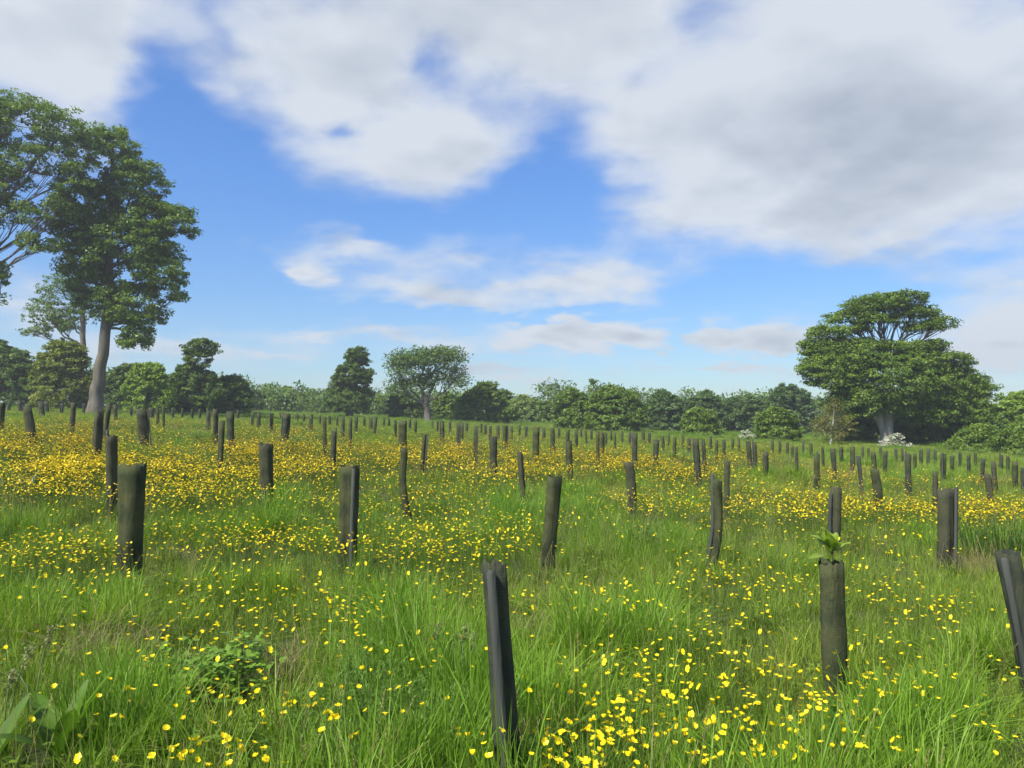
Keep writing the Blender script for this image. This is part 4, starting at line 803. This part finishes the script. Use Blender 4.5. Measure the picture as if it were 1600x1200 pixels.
# bushy herbs
def herb(name, label, px, py, wpx, hgt, n_st, kind, col, seed, cat='plant', group=None, off=0.1):
    r = np.random.default_rng(seed); b = gp(px, py, off); rad = wpx / 2 * b[1] / FPX; e = empty(name, b); tag(e, label, cat, group)
    S = Bag(); Lf = Bag()
    for i in range(n_st):
        a = r.uniform(0, 6.28); d = rad * 0.75 * math.sqrt(r.uniform(0, 1)); h = hgt * (1 - 0.45 * (d / rad) ** 2) * r.uniform(0.7, 1.1); ln = r.normal(0, 0.1, 2) + 0.25 * d * np.array([math.cos(a), math.sin(a)]) / max(rad, .05)
        p0 = np.array([d * math.cos(a), d * math.sin(a), 0.0]); p1 = p0 + np.array([ln[0] * h, ln[1] * h, h]); P = bez(p0, (p0 + p1) / 2 + np.array([0, 0, 0.05]), p1, 5); V, F = tube(P, np.linspace(0.003, 0.0015, 5), 4); S.add(V, F, np.array(col) * 0.9)
        if kind == 'feathery':
            m = 46; t = r.uniform(0.25, 1, m); c = p0 + (p1 - p0) * t[:, None]; ang = r.uniform(0, 6.28, m); L = 0.05 * r.uniform(0.6, 1.3, m) * (1.2 - 0.5 * t)
            V, F, k = blade_strip(c[:, 0], c[:, 1], L, ang, r.uniform(0.5, 1.4, m), np.full(m, 0.0055), r.uniform(1.2, 1.9, m), 2, c[:, 2]); cc = np.array(col) * r.uniform(0.75, 1.3, (m, 1)); Lf.add(V, F, np.repeat(cc, k, 0))
        else:
            m = 22 if kind == 'broad' else 34; ll = 0.042 if kind == 'broad' else 0.036
            for t in r.uniform(0.3, 1, m):
                c0 = p0 + (p1 - p0) * t + r.normal(0, 0.03 + rad * 0.06, 3); yaw = r.uniform(0, 6.28); cc = np.array(col) * r.uniform(0.75, 1.3)
                for k in (-1, 0, 1):
                    b_ = yaw + k * 0.95; u = np.array([math.cos(b_), math.sin(b_), r.normal(-0.05, 0.3)]); w = np.array([-math.sin(b_), math.cos(b_), r.normal(0, 0.2)]); l = ll * r.uniform(0.7, 1.2)
                    Lf.add([c0, c0 + u * l * 0.5 + w * l * 0.3, c0 + u * l * 0.85 + w * l * 0.22, c0 + u * l, c0 + u * l * 0.85 - w * l * 0.22, c0 + u * l * 0.5 - w * l * 0.3], [[0, 1, 2, 3], [0, 3, 4, 5]], cc)
    obj('stem', S.mesh('stem', MAT['herb'], True), e); obj('foliage', Lf.mesh('foliage', MAT['herb']), e)
FE = (0.16, 0.28, 0.045); GR = (0.15, 0.24, 0.05)
for i, (px, py, w, lab) in enumerate([(520,1175,150,'feathery green herb clump at the bottom, leftmost of the soft patch'), (610,1150,150,'feathery green herb clump in the middle of the soft bottom patch'), (690,1180,120,'feathery green herb clump left of the nearest guard foot'), (570,1110,110,'feathery green herb clump at the top of the soft bottom patch')]):
    herb('feathery_herb', lab, px, py, w, 0.42, 34, 'feathery', FE, 70 + i, group='feathery herbs')
herb('leafy_clump', 'broad-leaved green clump in grass left of centre foreground', 335, 1075, 200, 0.32, 26, 'broad', (0.16, 0.28, 0.03), 80)
herb('leafy_clump', 'low dark leafy clump at the foot of the nearest guard', 855, 1190, 90, 0.18, 26, 'broad', (0.05, 0.12, 0.02), 81)
herb('thistle_clump', 'grey-green bushy clump in the middle of the field left of centre', 578, 735, 84, 0.75, 44, 'feathery', GR, 82)
herb('thistle_clump', 'dark green clump in the grass between the ragged and the crooked guards', 1000, 862, 62, 0.46, 30, 'feathery', GR, 83)
herb('thistle_clump', 'small dark clump near the torn-topped guard', 922, 790, 56, 0.5, 24, 'feathery', GR, 84)
herb('thistle_clump', 'large green clump in long grass at the right edge', 1572, 868, 150, 0.52, 80, 'feathery', (0.06, 0.13, 0.025), 85)
herb('thistle_clump', 'bushy clump behind the tall brownish guard at right', 1450, 768, 90, 0.6, 30, 'feathery', GR, 86)
herb('thistle_clump', 'low clump in the far buttercups below the pale trees', 466, 702, 40, 0.5, 24, 'bushy', GR, 87)
herb('thistle_clump', 'grey-green clump in the far grass right of the broad centre trees', 1066, 722, 34, 0.5, 22, 'bushy', GR, 88)
herb('thistle_clump', 'rough clump in far grass left of the birch', 1226, 728, 60, 0.5, 28, 'bushy', GR, 89)
herb('thistle_clump', 'greyish low clump below the bright fresh-green tree', 320, 690, 44, 0.5, 22, 'bushy', GR, 90)
def straw(label, px, py, wpx, n, seed):
    r = np.random.default_rng(seed); b = gp(px, py, 0.05); rad = wpx / 2 * b[1] / FPX; a = r.uniform(0, 6.28, n); d = rad * np.sqrt(r.uniform(0, 1, n))
    V, F, m = blade_strip(d * np.cos(a), d * np.sin(a), r.uniform(0.15, 0.36, n), r.uniform(0, 6.28, n), np.abs(r.normal(1.0, 0.5, n)), r.uniform(0.003, 0.006, n), r.uniform(1, 2, n), 4, r.uniform(0.0, 0.10, n))
    o = obj('dead_grass_tuft', mesh_np('dead_grass_tuft', V, F, MAT['herb'], np.repeat(np.array([0.30, 0.23, 0.13]) * r.uniform(0.6, 1.2, (n, 1)), m, 0)), None, b); tag(o, label, 'dead grass', 'tufts of dead straw')
straw('brown tuft of dead grass right of the nearest guard', 828, 1010, 56, 160, 91)
straw('dead straw at the foot of the nearest guard', 826, 1195, 50, 160, 92)
straw('pale dead grass in front of the tall brownish guard at right', 1525, 895, 110, 260, 93)
straw('dark dead grass in a hollow at the left foreground', 170, 1030, 150, 260, 94)
straw('brown dead grass right of the broad-leaved clump', 445, 1072, 80, 180, 95)
straw('brown stems beside the small dark clump in mid field', 940, 790, 60, 160, 96)

# ------------------------------------------------------------------ haze
def haze():
    V = [(x, y, z) for x in (-345, 345) for y in (-345, 370) for z in (-5, 34)]
    F = [[0, 1, 3, 2], [4, 6, 7, 5], [0, 4, 5, 1], [2, 3, 7, 6], [0, 2, 6, 4], [1, 5, 7, 3]]
    m = new_mat('summer_haze'); nt = m.node_tree; v = nt.nodes.new('ShaderNodeVolumePrincipled'); v.inputs['Color'].default_value = (0.92, 0.96, 1.0, 1); v.inputs['Density'].default_value = 0.0009; v.inputs['Anisotropy'].default_value = 0.2
    o = nt.nodes.new('ShaderNodeOutputMaterial'); nt.links.new(v.outputs[0], o.inputs['Volume'])
    h = obj('haze', mesh_np('haze', V, np.array(F), m)); tag(h, 'faint pale haze in the air over the field', 'haze', kind='stuff')
haze()
